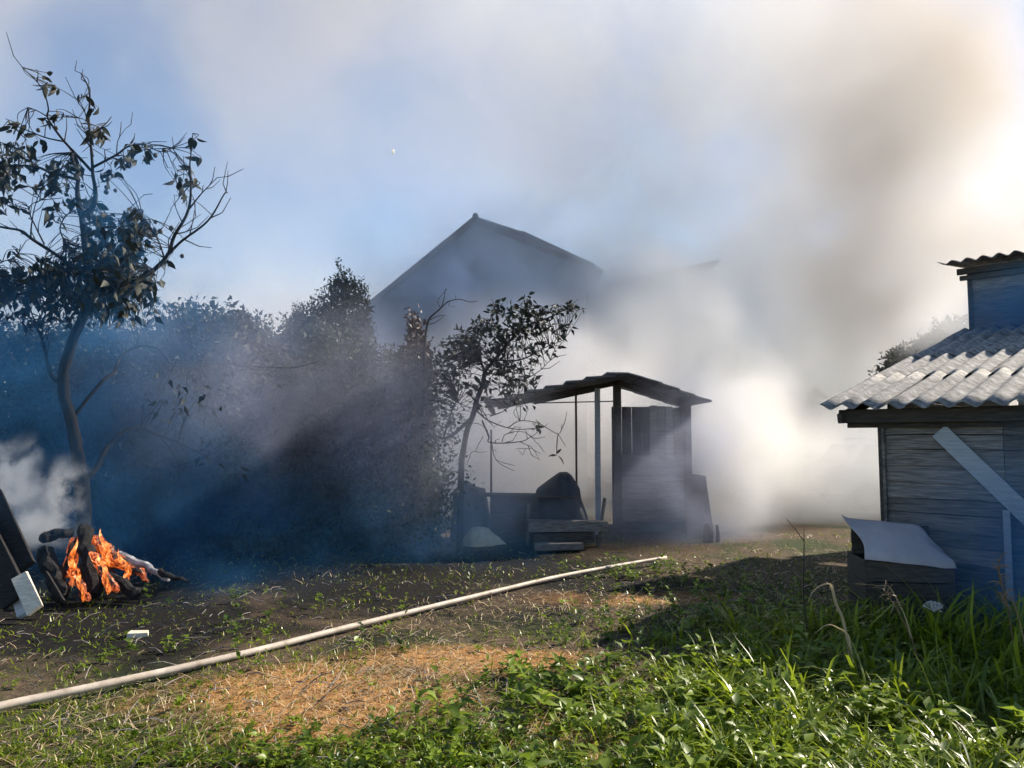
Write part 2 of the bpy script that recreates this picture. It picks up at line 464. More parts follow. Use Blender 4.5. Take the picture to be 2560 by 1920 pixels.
def wooden_shed():
    # local frame: x along the front wall (towards the viewer's right), y into the shed
    Cc = Vector((3.02, 7.2))
    root = empty("wooden_shed", (Cc.x, Cc.y, 0), R(-45))
    tag(root, "old wooden plank shed with grey corrugated roof at the right edge", "shed")
    ez, pitch, L = 1.84, R(13.4), 5.5
    # wall: corner at (0.45, 0.28)
    wx, wy, top = 0.45, 0.28, 1.77
    Wd = 4.4
    z = -0.05
    k = 0
    while z < top - 0.03:
        h = random.uniform(0.125, 0.155)
        h = min(h, top - z)
        segs = [(wx, wx + 0.98), (wx + 0.985, wx + Wd)] if k % 2 == 0 else [(wx, wx + 0.98), (wx + 0.985, wx + 2.6), (wx + 2.605, wx + Wd)]
        for (a, b) in segs:
            mb = MB()
            n = 8
            gap = random.uniform(0.004, 0.020)
            sag = random.uniform(-0.016, 0.008)
            vs, fs = [], []
            for i in range(n + 1):
                x = a + (b - a) * i / n
                d = 0.010 * mnoise.noise(Vector((x * 1.7, z * 9, 4)))
                e = 0.007 * mnoise.noise(Vector((x * 2.3, z * 9, 8)))
                yt = wy + 0.012; yb = wy - 0.014 + d * 0.5
                vs += [(x, yb, z - 0.008 + d + sag * i / n), (x, yt - 0.008, z + h + e - gap), (x, yt + 0.012, z + h + e - gap), (x, yb + 0.026, z - 0.008 + d + sag * i / n)]
            for i in range(n):
                q = i * 4
                fs += [(q, q + 4, q + 5, q + 1), (q + 1, q + 5, q + 6, q + 2), (q + 2, q + 6, q + 7, q + 3), (q + 3, q + 7, q + 4, q)]
            fs += [(0, 1, 2, 3), (n * 4 + 3, n * 4 + 2, n * 4 + 1, n * 4)]
            mb.add(vs, fs)
            mb.build("board", M["old_wood"], root)
        z += h; k += 1
    # added dark panel, blocks the light that shows through the board gaps
    MB().box((wx + Wd / 2, wy + 0.055, top / 2 - 0.03), (Wd - 0.05, 0.012, top - 0.02)).build("light_stop", M["dark_wood"], root)
    # corner post and side wall (boards run into the depth)
    MB().box((wx - 0.02, wy + 0.04, top / 2 - 0.02), (0.035, 0.10, top), None, 0.003).build("corner_post", M["dark_wood"], root)
    z = 0.0
    while z < 2.9:
        depth = L - 0.3 if z < 1.75 else max(0.3, L - 0.3 - (z - 1.8) / math.tan(pitch))
        y1 = wy + L - 0.4
        MB().box((wx + 0.02, (y1 + (y1 - depth)) / 2 + 0.05, z + 0.07), (0.025, depth, 0.136), None, 0.002).build("board", M["old_wood"], root)
        z += 0.142
    # eave beam that sticks out past the corner, and two rafters' ends
    MB().beam((0.10, 0.17, top + 0.045), (wx + Wd, 0.17, top + 0.045), 0.05, 0.13).build("eave_beam", M["dark_wood"], root, bevel=0.004)
    MB().beam((0.15, 0.25, top - 0.035), (wx + Wd, 0.25, top - 0.035), 0.06, 0.06).build("wall_plate", M["dark_wood"], root)
    MB().beam((0.14, 0.06, ez - 0.05), (0.14, L - 0.1, ez - 0.05 + (L - 0.16) * math.tan(pitch)), 0.04, 0.09).build("rafter", M["dark_wood"], root)
    MB().beam((wx + 1.5, 0.06, ez - 0.05), (wx + 1.5, L - 0.1, ez - 0.05 + (L - 0.16) * math.tan(pitch)), 0.04, 0.09).build("rafter", M["dark_wood"], root)
    # diagonal brace nailed over the boards
    MB().beam((wx + 0.50, wy - 0.045, top - 0.10), (wx + 1.28, wy - 0.045, 0.80), 0.15, 0.026, (0, -1, 0)).build("brace_board", M["grey_paint_wood"], root, bevel=0.003)
    # narrow vertical batten and the pale door leaf low on the right
    MB().box((wx + 0.985, wy - 0.035, 0.52), (0.055, 0.022, 0.95), None, 0.003).build("batten", M["grey_paint_wood"], root)
    # rows of corrugated sheets
    row = 1.5
    ang = -pitch
    for r_ in range(4):
        y0 = r_ * row
        ln = min(1.68, L + 0.12 - y0)
        if ln < 0.3: break
        xoff = 0.0
        first = True
        x = -0.02 if r_ % 2 == 0 else -0.05
        widths = [0.42, 1.2, 1.2, 1.2, 1.2] if r_ == 0 else [1.0, 1.2, 1.2, 1.2]
        for i, w in enumerate(widths):
            s = corrugated("roof_sheet", ln, w + 0.1, 0.2, 0.026, root, M["slate"])
            lift = 0.012 * r_ + 0.010 * (len(widths) - i) + 0.02
            s.location = (x, y0 * math.cos(pitch), ez + y0 * math.sin(pitch) + lift)
            s.rotation_euler = (pitch + R(0.5), 0, 0)
            x += w
    # taller back part
    uz0, uz1 = ez + L * math.tan(pitch) - 0.12, 4.12
    z = uz0
    while z < uz1:
        h = min(0.16, uz1 - z)
        MB().box((0.05 + 2.4, L + 0.03, z + h / 2), (4.8, 0.026, h - 0.0005), None, 0.003).build("board", M["old_wood"], root)
        MB().box((0.065, L + 1.6, z + h / 2), (0.026, 3.1, h - 0.0005), None, 0.003).build("board", M["old_wood"], root)
        z += h
    MB().box((0.035, L + 0.02, (uz0 + uz1) / 2 + 0.03), (0.06, 0.06, uz1 - uz0), None, 0.002).build("corner_post", M["dark_wood"], root)
    MB().beam((-0.10, L - 0.10, uz1 + 0.0), (4.8, L - 0.10, uz1 + 0.0), 0.05, 0.09).build("eave_beam", M["dark_wood"], root)
    MB().beam((-0.08, L - 0.04, uz1 - 0.09), (4.8, L - 0.04, uz1 - 0.09), 0.05, 0.07).build("wall_plate", M["dark_wood"], root)
    x = -0.30
    for i in range(5):
        s = corrugated("roof_sheet", 1.75, 1.25, 0.2, 0.026, root, M["slate"])
        s.location = (x, L - 0.36, uz1 + 0.075 + 0.01 * (5 - i))
        s.rotation_euler = (R(7), 0, 0)
        x += 1.15
    # rear roof slope of the taller part and its back wall
    MB().box((2.4, L + 3.1, 2.1), (4.8, 0.03, 4.2)).build("back_wall", M["old_wood"], root)
    MB().box((2.4, L + 2.2, uz1 + 0.22), (5.4, 1.9, 0.02), Matrix.Rotation(R(4), 3, 'X')).build("rear_roof", M["slate"], root)
wooden_shed()

# ------------------------------------------------------------------ open shed in the middle
def open_shed():
    root = empty("open_shed", (1.6, 12.5, 0))
    tag(root, "low open fronted shed with a stepped sheet roof, half lost in smoke", "shed")
    def P(px, py, Y): return at(px, py, Y) - Vector((1.6, 12.5, 0))
    yf, yb = 11.6 - 12.5, 14.0 - 12.5
    xl, xa, xr = -0.45 - 1.6, 1.82 - 1.6, 3.20 - 1.6
    zl, za, zr = 2.12, 2.62, 2.17
    # stepped courses up the left slope, and down the right slope
    n = 7
    for i in range(n):
        t0, t1 = i / n, (i + 1) / n + 0.06
        a = Vector((xl + (xa - xl) * t0, 0, zl + (za - zl) * t0))
        b = Vector((xl + (xa - xl) * min(t1, 1.0), 0, zl + (za - zl) * min(t1, 1.0)))
        jy = random.uniform(-0.06, 0.05)
        mb = MB()
        d = 0.040
        lift0, lift1 = 0.060, 0.0
        vs = []
        for yy in (yf + jy, yb):
            vs += [(a.x, yy, a.z + lift0), (b.x, yy, b.z + lift1), (b.x, yy, b.z + lift1 + d * 0.6), (a.x, yy, a.z + lift0 + d)]
        mb.add(vs, [(0, 1, 2, 3), (7, 6, 5, 4), (0, 4, 5, 1), (1, 5, 6, 2), (2, 6, 7, 3), (3, 7, 4, 0)])
        mb.build("roof_sheet", M["roof_dark"], root)
    for i in range(5):
        t0, t1 = i / 5 - (0.05 if i else 0), (i + 1) / 5
        a = Vector((xa + (xr - xa) * t0, 0, za + (zr - za) * t0)); b = Vector((xa + (xr - xa) * t1, 0, za + (zr - za) * t1))
        mb = MB(); vs = []
        y0 = yf + random.uniform(0.0, 0.1) + (0.0 if i < 3 else 0.12)
        for yy in (y0, yb):
            vs += [(a.x, yy, a.z), (b.x, yy, b.z + 0.018), (b.x, yy, b.z + 0.045), (a.x, yy, a.z + 0.03)]
        mb.add(vs, [(0, 1, 2, 3), (7, 6, 5, 4), (0, 4, 5, 1), (1, 5, 6, 2), (2, 6, 7, 3), (3, 7, 4, 0)])
        mb.build("roof_sheet", M["roof_dark"], root)
    # gable beams along the posts
    y = 0.12
    MB().beam((xl + 0.2, y, zl + 0.02), (xa, y, za - 0.06), 0.06, 0.09).build("gable_beam", M["dark_wood"], root)
    MB().beam((xa, y, za - 0.06), (xr - 0.15, y, zr - 0.02), 0.06, 0.10).build("gable_beam", M["dark_wood"], root)
    MB().beam((xl + 0.1, yf + 0.1, zl - 0.02), (xl + 0.1, yb, zl - 0.02), 0.06, 0.08).build("eave_beam", M["dark_wood"], root)
    # posts: thin rod, pale post, thick post, and the corner post at the right
    def post(px, w, Y, top, mat, d=None):
        p = at(px, 1200, Y)
        MB().box((p.x - 1.6, Y - 12.5, top / 2), (w, d or w, top), None, 0.004).build("post", mat, root)
    post(1441, 0.032, 12.45, 2.40, M["iron"])
    post(1495, 0.085, 12.62, 2.46, M["grey_paint_wood"])
    post(1545, 0.125, 12.6, 2.54, M["dark_wood"], 0.12)
    post(1722, 0.10, 12.6, 2.28, M["dark_wood"])
    post(1228, 0.030, 12.5, 1.75, M["iron"])
    # boarded bay to the right: half-height boards, upper boards by the corner
    a = at(1555, 1200, 12.66).x - 1.6; b = at(1712, 1200, 12.66).x - 1.6
    zz = 0.0
    while zz < 1.16:
        MB().box(((a + b) / 2, 0.19, zz + 0.095), (b - a, 0.025, 0.184), None, 0.004).build("board", M["old_wood"], root)
        zz += 0.19
    n = 4
    for i in range(n):
        x = at(1634 + i * 20, 1000, 12.66).x - 1.6
        MB().box((x, 0.19, 1.17 + 0.5), (0.125, 0.024, 1.0 - 0.03 * i), None, 0.003).build("board", M["old_wood"], root)
    # right side wall running back, with a leaning sheet at its foot
    for i in range(4):
        MB().box((b + 0.05, 0.42 + i * 0.36, 1.08), (0.025, 0.352, 2.16), None, 0.003).build("board", M["dark_wood"], root)
    # back wall, only behind the boarded bay
    for i in range(6):
        MB().box((a + 0.1 + i * 0.19, 1.45, 1.1), (0.184, 0.024, 2.2), None, 0.003).build("board", M["dark_wood"], root)
    # sagging inner lath under the left slope
    MB().beam(P(1335, 1008, 12.9), P(1490, 975, 12.9), 0.03, 0.05).build("lath", M["dark_wood"], root)
    MB().beam(P(1330, 1008, 13.4), P(1540, 1003, 13.4), 0.02, 0.02).build("lath", M["dark_wood"], root)
open_shed()

# ------------------------------------------------------------------ gabled house behind
def gable_house():
    Y = 22.0
    root = empty("gabled_house", (-0.8, Y, 0))
    tag(root, "tall grey gabled house rising out of the smoke behind the trees", "house")
    A = at(1190, 555, Y); Lf = at(760, 905, Y); Rt = at(1515, 688, Y)
    ox = Vector((-0.8, Y, 0))
    A, Lf, Rt = A - ox, Lf - ox, Rt - ox
    slope = (A.z - Rt.z) / (Rt.x - A.x)
    xr = 3.25; Rr = Vector((xr, 0, A.z - slope * (xr - A.x)))
    m1 = A.lerp(Rt, 0.35) + Vector((0, 0, 0.12))
    depth = 8.0
    def roof_z(x):
        if x < A.x: return A.z + (Lf.z - A.z) * (A.x - x) / (A.x - Lf.x)
        return A.z - slope * (x - A.x)
    vs = []
    for yy in (0.0, 0.2):
        vs += [(Lf.x + .3, yy, 0), (xr - .3, yy, 0), (xr - .3, yy, roof_z(xr - .3) - .05), (A.x, yy, A.z - .05), (Lf.x + .3, yy, roof_z(Lf.x + .3) - .05)]
    MB().add(vs, [tuple(range(5)), tuple(reversed(range(5, 10)))] + [(i, i + 5, (i + 1) % 5 + 5, (i + 1) % 5) for i in range(5)]).build("wall", M["house_wall"], root)
    def slab(p, q, name, over=0.35):
        d = (q - p).normalized(); q = q + d * 0.3
        mb = MB(); vs = []
        for yy in (-over, depth):
            vs += [(p.x, yy, p.z), (q.x, yy, q.z), (q.x, yy, q.z + 0.07), (p.x, yy, p.z + 0.07)]
        mb.add(vs, [(0, 1, 2, 3), (7, 6, 5, 4), (0, 4, 5, 1), (1, 5, 6, 2), (2, 6, 7, 3), (3, 7, 4, 0)])
        return mb.build(name, M["roof_dark"], root)
    slab(A, Lf, "roof"); slab(A, m1, "roof"); slab(m1, Rr, "roof")
    for xx in (Lf.x + 0.32, xr - 0.3):
        MB().box((xx, depth / 2, roof_z(xx) / 2 - 0.1), (0.2, depth - 0.4, roof_z(xx) - 0.2)).build("wall", M["house_wall"], root)
    # fascia boards and ridge cap
    MB().beam(A + Vector((0, -0.37, 0.02)), Lf + Vector((0, -0.37, 0.02)), 0.03, 0.14).build("verge_board", M["dark_wood"], root)
    MB().beam(m1 + Vector((0, -0.37, 0.02)), Rr + Vector((0, -0.37, 0.02)), 0.03, 0.14).build("verge_board", M["dark_wood"], root)
    MB().tube([A + Vector((0, -0.45, 0.06)), A + Vector((0, depth, 0.06))], 0.09, 8).build("ridge_cap", M["roof_dark"], root, True)
gable_house()

def neighbour_house():
    Y = 27.0
    a, b = at(1500, 720, Y), at(1790, 655, Y)
    root = empty("flat_roofed_house", ((a.x + b.x) / 2, Y, 0)); tag(root, "flat roofed building almost lost in the smoke right of the gabled house", "house")
    w = b.x - a.x
    k = 0; x = -w / 2
    while x < w / 2 - 0.05:
        x1 = min(x + 0.8, w / 2)
        h = a.z + (b.z - a.z) * (x + w / 2) / w - 0.25
        MB().box(((x + x1) / 2, 0, h / 2), (x1 - x - 0.012, 0.06, h)).build("wall_panel", M["plaster"], root)
        x = x1
    for s in (-1, 1):
        MB().box((s * (w / 2 - 0.06), 2.6, (a.z if s < 0 else b.z) / 2 - 0.15), (0.1, 5.0, (a.z if s < 0 else b.z) - 0.3)).build("wall", M["plaster"], root)
    p, q = Vector((-w / 2 - 0.25, 0, a.z - 0.12)), Vector((w / 2 + 0.05, 0, b.z - 0.10))
    mb = MB(); vs = []
    for yy in (-0.3, 5.3):
        vs += [(p.x, yy, p.z), (q.x, yy, q.z), (q.x, yy, q.z + 0.12), (p.x, yy, p.z + 0.12)]
    mb.add(vs, [(0, 1, 2, 3), (7, 6, 5, 4), (0, 4, 5, 1), (1, 5, 6, 2), (2, 6, 7, 3), (3, 7, 4, 0)])
    mb.build("roof", M["roof_dark"], root)
    for x in (-1.0, 0.9):
        f = MB().box((x, -0.045, 2.6), (1.1, 0.05, 1.3)).build("window", M["dark_wood"], root)
        MB().box((x, -0.078, 2.6), (0.95, 0.012, 1.15)).build("pane", M["car_glass"], f)
neighbour_house()

# ------------------------------------------------------------------ garden fence behind the hedge
def garden_fence():
    root = empty("board_fence", (-6.0, 13.2, 0))
    tag(root, "weathered grey upright board fence behind the burning hedge", "fence")
    meshes = []
    for k in range(5):
        h = 1.55 + 0.05 * k
        mb = MB().box((0, 0, h / 2), (0.135, 0.022, h), None, 0.006)
        meshes.append(mb.mesh("board", M["plaster"]))
    x = -5.6
    while x < 4.2:
        o = link("board", random.choice(meshes), None, root)
        o.location = (x, random.uniform(-0.008, 0.008), random.uniform(-0.05, 0.03)); o.rotation_euler = (0, R(random.uniform(-1.3, 1.3)), 0)
        x += 0.155
    for z in (0.35, 1.25):
        MB().box((-0.7, 0.045, z), (9.9, 0.04, 0.08)).build("rail", M["old_wood"], root)
    for k in range(5):
        MB().box((-5.4 + k * 2.35, 0.11, 0.85), (0.09, 0.09, 1.75)).build("post", M["old_wood"], root)
garden_fence()

# ------------------------------------------------------------------ trees
LEAFM = []
def leaf_proto(name, L, W, droop, mat, curl=0.0):
    """a broad drooping leaf lying along +y from its stalk, eight outline points and a raised fold"""
    ys = [0.0, 0.12, 0.35, 0.62, 0.85, 1.0]
    ws = [0.02, 0.30, 0.50, 0.44, 0.22, 0.0]
    vs, fs = [], []
    for y, w in zip(ys, ws):
        zc = -droop * y * y * L
        vs += [(-w * W, y * L, zc + 0.22 * w * W + curl * w * w), (0, y * L, zc), (w * W, y * L, zc + 0.22 * w * W - curl * w * w * 0.5)]
    for i in range(len(ys) - 1):
        a = i * 3
        fs += [(a, a + 1, a + 4, a + 3), (a + 1, a + 2, a + 5, a + 4)]
    mb = MB(); mb.add(vs, fs)
    me = mb.mesh(name, mat, True)
    a = me.attributes.new("tint", 'FLOAT', 'POINT'); a.data.foreach_set("value", [0.25] * len(me.vertices))
    return me

def orient(d, n):
    d = Vector(d).normalized(); n = Vector(n)
    x = d.cross(n)
    if x.length < 1e-3: x = d.cross(Vector((0.3, 0.9, 0.1)))
    x.normalize(); z = x.cross(d)
    return Matrix((x, d, z)).transposed()

def branch_tree(name, label, cat, base_xy, branches, clusters, leafL, Y, mats, n_indiv=300, twigs=True, fruits=(), droop=(0, 0, -0.9), twig_len=0.35, group=None, dspread=0.45):
    bx, by = base_xy
    root = empty(name, (bx, by, gz(bx, by)))
    tag(root, label, cat, group)
    off = Vector(root.location)
    trunk = MB()
    twig_pts = []
    first = True
    for pts, r0, r1 in branches:
        w = [at(p[0], p[1], Y + (p[2] if len(p) > 2 else 0)) - off for p in pts]
        if first:
            w = [Vector((0, 0, -0.1))] + w
        sp = smooth_path(w, 4)
        k = len(sp)
        sp = [p + Vector((mnoise.noise(p * 3.1), mnoise.noise(p * 3.1 + Vector((9, 0, 0))), mnoise.noise(p * 3.1 + Vector((0, 7, 0))))) * min(0.03, r0 * 0.6) for p in sp]
        rad = [r0 + (r1 - r0) * (i / (k - 1)) ** 0.8 for i in range(k)]
        rad = [r * (1 + 0.12 * mnoise.noise(p * 9)) for r, p in zip(rad, sp)]
        mb = MB().tube(sp, rad, 8 if r0 > 0.03 else 5)
        if first:
            mb.build("trunk", M["bark"], root, True); first = False
        else:
            mb.build("branch", M["bark"], root, True)
        for i in range(2, k): twig_pts.append((sp[i], (sp[i] - sp[i - 1]).normalized(), rad[i]))
    # leaves
    pos = []
    for c in clusters:
        px, py, rx, ry, n = c[:5]
        dy = c[5] if len(c) > 5 else 0.0
        for _ in range(n):
            for _t in range(20):
                a, b = random.gauss(0, 0.5), random.gauss(0, 0.5)
                if a * a + b * b < 1.2: break
            pos.append((at(px + a * rx, py + b * ry, Y + dy + random.gauss(0, dspread)) - off, rx))
    random.shuffle(pos)
    pos.sort(key=lambda t: t[1])
    tw = MB()
    protos = [leaf_proto(name + "_leaf", leafL * s, leafL * s * w, d, mats[i % len(mats)], c) for i, (s, w, d, c) in enumerate(((1, .42, .35, .0), (.85, .5, .2, .05), (1.15, .36, .5, -.04), (.7, .55, .3, .08), (.95, .3, .6, .03), (.8, .44, .1, -.06)))]
    P2 = []
    for i, (p, rx) in enumerate(pos):
        d = Vector(droop) + Vector((random.gauss(0, 0.6), random.gauss(0, 0.6), random.gauss(0, 0.45)))
        nn = Vector((random.gauss(0, 1), random.gauss(0, 1), random.gauss(0.3, 0.8)))
        if i < n_indiv:
            o = link("leaf", protos[random.randrange(len(protos))], None, root)
            m = orient(d, nn).to_4x4(); s = random.uniform(0.7, 1.15)
            o.matrix_local = Matrix.Translation(p) @ m @ Matrix.Scale(s, 4)
        else:
            P2.append((p, d, nn))
        # a thin stalk from the nearest branch point for some
        if twigs and random.random() < 0.5:
            best = min(twig_pts, key=lambda q: (q[0] - p).length_squared)
            dd = (best[0] - p).length
            if 0.02 < dd < 0.9:
                mid = (best[0] + p) / 2 + Vector((random.gauss(0, .04), random.gauss(0, .04), random.uniform(0, .06)))
                tw.tube(smooth_path([best[0], mid, p], 3), [0.006, 0.005, 0.005, 0.004, 0.004, 0.003, 0.003][:7], 4, False)
    if twigs:
        for (p, d, r) in twig_pts:
            if random.random() < 0.30 and r < 0.05:
                s = (d * 0.8 + Vector((random.gauss(0, .6), random.gauss(0, .5), random.gauss(0.25, .5)))).normalized()
                Ln = random.uniform(0.4, 1.0) * twig_len
                q = p + s * Ln * 0.5 + Vector((0, 0, random.gauss(0, .03)))
                tw.tube([p, q, p + s * Ln + Vector((random.gauss(0, .05), 0, random.gauss(0.03, .05)))], [min(r, .008), .005, .003], 4, False)
    if tw.v: tag(tw.build("twigs", M["bark"], root), kind="stuff")
    if P2:
        C = np.array([tuple(p) for p, d, n in P2]); D = np.array([tuple(d) for p, d, n in P2]); Nn = np.array([tuple(n) for p, d, n in P2])
        k = len(C)
        V, T = leaf_arrays(C, D, Nn, leafL * rng.uniform(0.6, 1.1, k), leafL * rng.uniform(0.3, 0.5, k))
        me = tri_mesh("foliage", V, T, mats[0], np.repeat(rng.uniform(0, 0.6, k), 5))
        tag(link("foliage", me, None, root), kind="stuff")
    if fruits:
        mb = MB(); bm_pts = []
        nn_, mm_ = 7, 5
        for i in range(1, mm_):
            for j in range(nn_):
                th, ph = math.pi * i / mm_, 2 * math.pi * j / nn_
                bm_pts.append((math.sin(th) * math.cos(ph), math.sin(th) * math.sin(ph), math.cos(th)))
        vs = bm_pts + [(0, 0, 1.08), (0, 0, -1.05)]
        fs = [(i * nn_ + j, i * nn_ + (j + 1) % nn_, (i + 1) * nn_ + (j + 1) % nn_, (i + 1) * nn_ + j) for i in range(mm_ - 2) for j in range(nn_)]
        fs += [(len(vs) - 2, (j + 1) % nn_, j) for j in range(nn_)] + [(len(vs) - 1, (mm_ - 2) * nn_ + j, (mm_ - 2) * nn_ + (j + 1) % nn_) for j in range(nn_)]
        mb.add([Vector(v) * 0.026 for v in vs], fs)
        fm = mb.mesh("fruit", M["fruit"], True)
        for (px, py) in fruits:
            o = link("fruit", fm, None, root); o.location = at(px, py, Y + random.gauss(0, 0.15)) - off
            s = random.uniform(0.75, 1.15); o.scale = (s, s, s * 1.1)
    return root

TY = 8.6
tb = at(215, 1250, TY)
t1_branches = [
    ([(206, 1230), (196, 1150), (174, 1048), (158, 957), (165, 903), (192, 824), (217, 751), (224, 691), (211, 606), (207, 539)], 0.085, 0.036),
    ([(207, 539), (192, 480), (190, 433), (180, 380, .1)], 0.04, 0.008),
    ([(207, 539), (232, 513), (238, 471), (232, 429), (224, 353), (221, 235), (203, 182)], 0.036, 0.006),
    ([(228, 427), (160, 353, -.1), (131, 315, -.15), (116, 290, -.15), (118, 269, -.2), (103, 218, -.2), (55, 167, -.25)], 0.018, 0.005),
    ([(160, 353, -.1), (110, 342, -.2), (60, 322, -.3), (30, 310, -.35)], 0.011, 0.004),
    ([(116, 290, -.15), (90, 275, -.2), (70, 268, -.2)], 0.008, 0.004),
    ([(232, 418), (291, 387, .1), (321, 366, .15), (360, 362, .2), (400, 378, .25), (430, 370, .3)], 0.017, 0.004),
    ([(291, 387, .1), (295, 350, .05), (312, 322, .05)], 0.008, 0.003),
    ([(321, 366, .15), (335, 342, .15)], 0.007, 0.003),
    ([(232, 390), (222, 350, .1), (196, 295, .15)], 0.010, 0.004),
    ([(224, 330), (212, 280, -.1), (195, 246, -.15)], 0.009, 0.004),
    ([(224, 340), (260, 312, -.1), (278, 290, -.1)], 0.009, 0.004),
    ([(226, 745), (270, 722, -.15), (350, 697, -.25), (409, 644, -.3), (439, 585, -.3), (470, 522, -.3), (477, 459, -.3), (475, 404, -.3), (483, 332, -.3)], 0.036, 0.005),
    ([(409, 644, -.3), (460, 598, -.35), (511, 560, -.4), (536, 530, -.4), (561, 484, -.4), (570, 482, -.4)], 0.018, 0.005),
    ([(474, 520, -.3), (505, 482, -.25), (542, 444, -.2)], 0.011, 0.004),
    ([(474, 420, -.3), (450, 405, -.35), (432, 370, -.4)], 0.009, 0.004),
    ([(477, 460, -.3), (450, 490, -.3), (449, 480, -.3), (442, 425, -.3)], 0.007, 0.003),
    ([(409, 644, -.3), (395, 600, -.2), (370, 560, -.15), (355, 540, -.15)], 0.012, 0.004),
    ([(439, 585, -.3), (470, 575, -.35), (488, 540, -.4)], 0.009, 0.003),
    ([(207, 695), (169, 657, -.15), (135, 632, -.2), (76, 594, -.3), (51, 577, -.3), (0, 568, -.35), (-70, 540, -.4)], 0.028, 0.010),
    ([(198, 450), (127, 429, -.2), (84, 414, -.3), (0, 414, -.4), (-60, 425, -.4)], 0.022, 0.008),
    ([(84, 414, -.3), (60, 380, -.3), (0, 355, -.4)], 0.013, 0.006),
    ([(76, 594, -.3), (78, 560, -.3), (85, 520, -.3), (103, 470, -.3)], 0.010, 0.004),
    ([(110, 610, -.3), (90, 570, -.3), (72, 530, -.3), (80, 510, -.3), (104, 500, -.3)], 0.010, 0.004),
    ([(207, 690), (190, 640, .1), (150, 580, .2), (165, 540, .2), (200, 520, .2)], 0.014, 0.005),
    ([(217, 751), (150, 735, -.2), (80, 730, -.3), (0, 745, -.4), (-60, 760, -.4)], 0.03, 0.016),
    ([(60, 735, -.3), (75, 770, -.3), (95, 830, -.3)], 0.012, 0.005),
    ([(150, 957), (130, 940, -.1), (118, 900, -.1), (110, 860, -.1), (95, 820, -.1)], 0.026, 0.012),
    ([(204, 1205), (235, 1175, .15), (268, 1120, .35), (300, 1084, .5), (350, 1070, .7), (390, 1084, .8), (500, 1131, 1.0), (560, 1160, 1.1), (640, 1165, 1.2), (690, 1205, 1.3)], 0.042, 0.005),
    ([(175, 1050), (253, 954, .2), (286, 932, .4), (297, 896, .6), (318, 878, .7), (355, 865, .8), (398, 874, .9), (434, 914, 1.0), (500, 918, 1.1), (542, 908, 1.2), (670, 926, 1.3)], 0.024, 0.006),
    ([(542, 908, 1.2), (620, 915, 1.2), (723, 920, 1.3), (790, 906, 1.3)], 0.014, 0.005),
    ([(400, 1088, .8), (440, 1150, .8), (450, 1205, .8)], 0.009, 0.004),
    ([(224, 691), (290, 660, .2), (330, 600, .3), (315, 535, .3), (345, 500, .3)], 0.016, 0.004),
    ([(-20, 700, -.2), (-5, 660, -.2), (40, 640, -.2), (52, 610, -.2)], 0.009, 0.004),
]
t1_clusters = [
    (112, 190, 8, 8, 2), (114, 211, 8, 6, 3), (141, 219, 10, 6, 2), (210, 238, 18, 10, 4), (228, 268, 20, 6, 3), (246, 330, 24, 16, 9), (243, 345, 25, 8, 4),
    (122, 300, 14, 10, 4), (142, 282, 14, 12, 4), (28, 318, 12, 18, 3), (57, 312, 16, 8, 3), (62, 335, 16, 6, 2), (100, 351, 10, 7, 2), (70, 370, 18, 12, 4),
    (30, 385, 55, 30, 34), (15, 440, 45, 30, 26), (5, 500, 50, 25, 12), (-40, 420, 60, 60, 30), (150, 418, 60, 20, 30), (180, 385, 12, 8, 3),
    (338, 368, 36, 14, 12), (306, 402, 30, 12, 9), (372, 385, 16, 12, 5), (272, 432, 26, 18, 7), (125, 462, 42, 18, 18), (172, 500, 34, 24, 12), (135, 530, 20, 20, 6), (218, 500, 24, 16, 5),
    (252, 555, 34, 36, 40), (330, 560, 34, 40, 90), (320, 610, 50, 45, 150), (268, 650, 56, 50, 200), (232, 610, 34, 44, 80),
    (130, 690, 80, 50, 260), (55, 720, 60, 40, 140), (300, 710, 70, 60, 300), (370, 700, 30, 26, 26), (210, 740, 90, 60, 300), (-30, 700, 60, 60, 90),
    (486, 346, 8, 10, 5), (470, 418, 14, 4, 3), (448, 452, 18, 10, 6), (490, 450, 10, 6, 3), (420, 650, 10, 6, 3), (497, 394, 8, 4, 2), (465, 490, 6, 8, 2), (360, 555, 12, 14, 4), (385, 570, 8, 8, 2),
    (35, 625, 12, 10, 3), (30, 665, 16, 8, 3), (690, 1190, 30, 20, 14, 1.2), (600, 1180, 40, 16, 12, 1.1), (520, 1120, 60, 40, 20, 1.0), (440, 1000, 90, 60, 40, .9), (330, 770, 60, 40, 60), (80, 780, 70, 40, 60),
]
t1_fruits = [(95, 325), (140, 320), (135, 218), (280, 438), (266, 468), (288, 476), (262, 440), (265, 480), (103, 455), (90, 468), (145, 472), (205, 465), (275, 555), (160, 622), (176, 620), (172, 606), (183, 624), (45, 640), (450, 485), (466, 450), (450, 447), (365, 570), (400, 578), (428, 570), (455, 640), (388, 555), (395, 665), (146, 525), (124, 540), (340, 378), (388, 388), (376, 395), (410, 375), (48, 780), (270, 447)]
t1_clusters = [(c[0], c[1], c[2] * 1.15, c[3] * 1.15, int(c[4] * (1.7 if c[4] < 60 else 0.9))) + tuple(c[5:]) for c in t1_clusters]
branch_tree("fruit_tree", "scorched fruit tree with half its leaves gone, standing over the fire", "tree", (tb.x, tb.y), t1_branches, t1_clusters, 0.155, TY, [M["leaf"], M["leaf"], M["leaf"]], 300, True, t1_fruits)

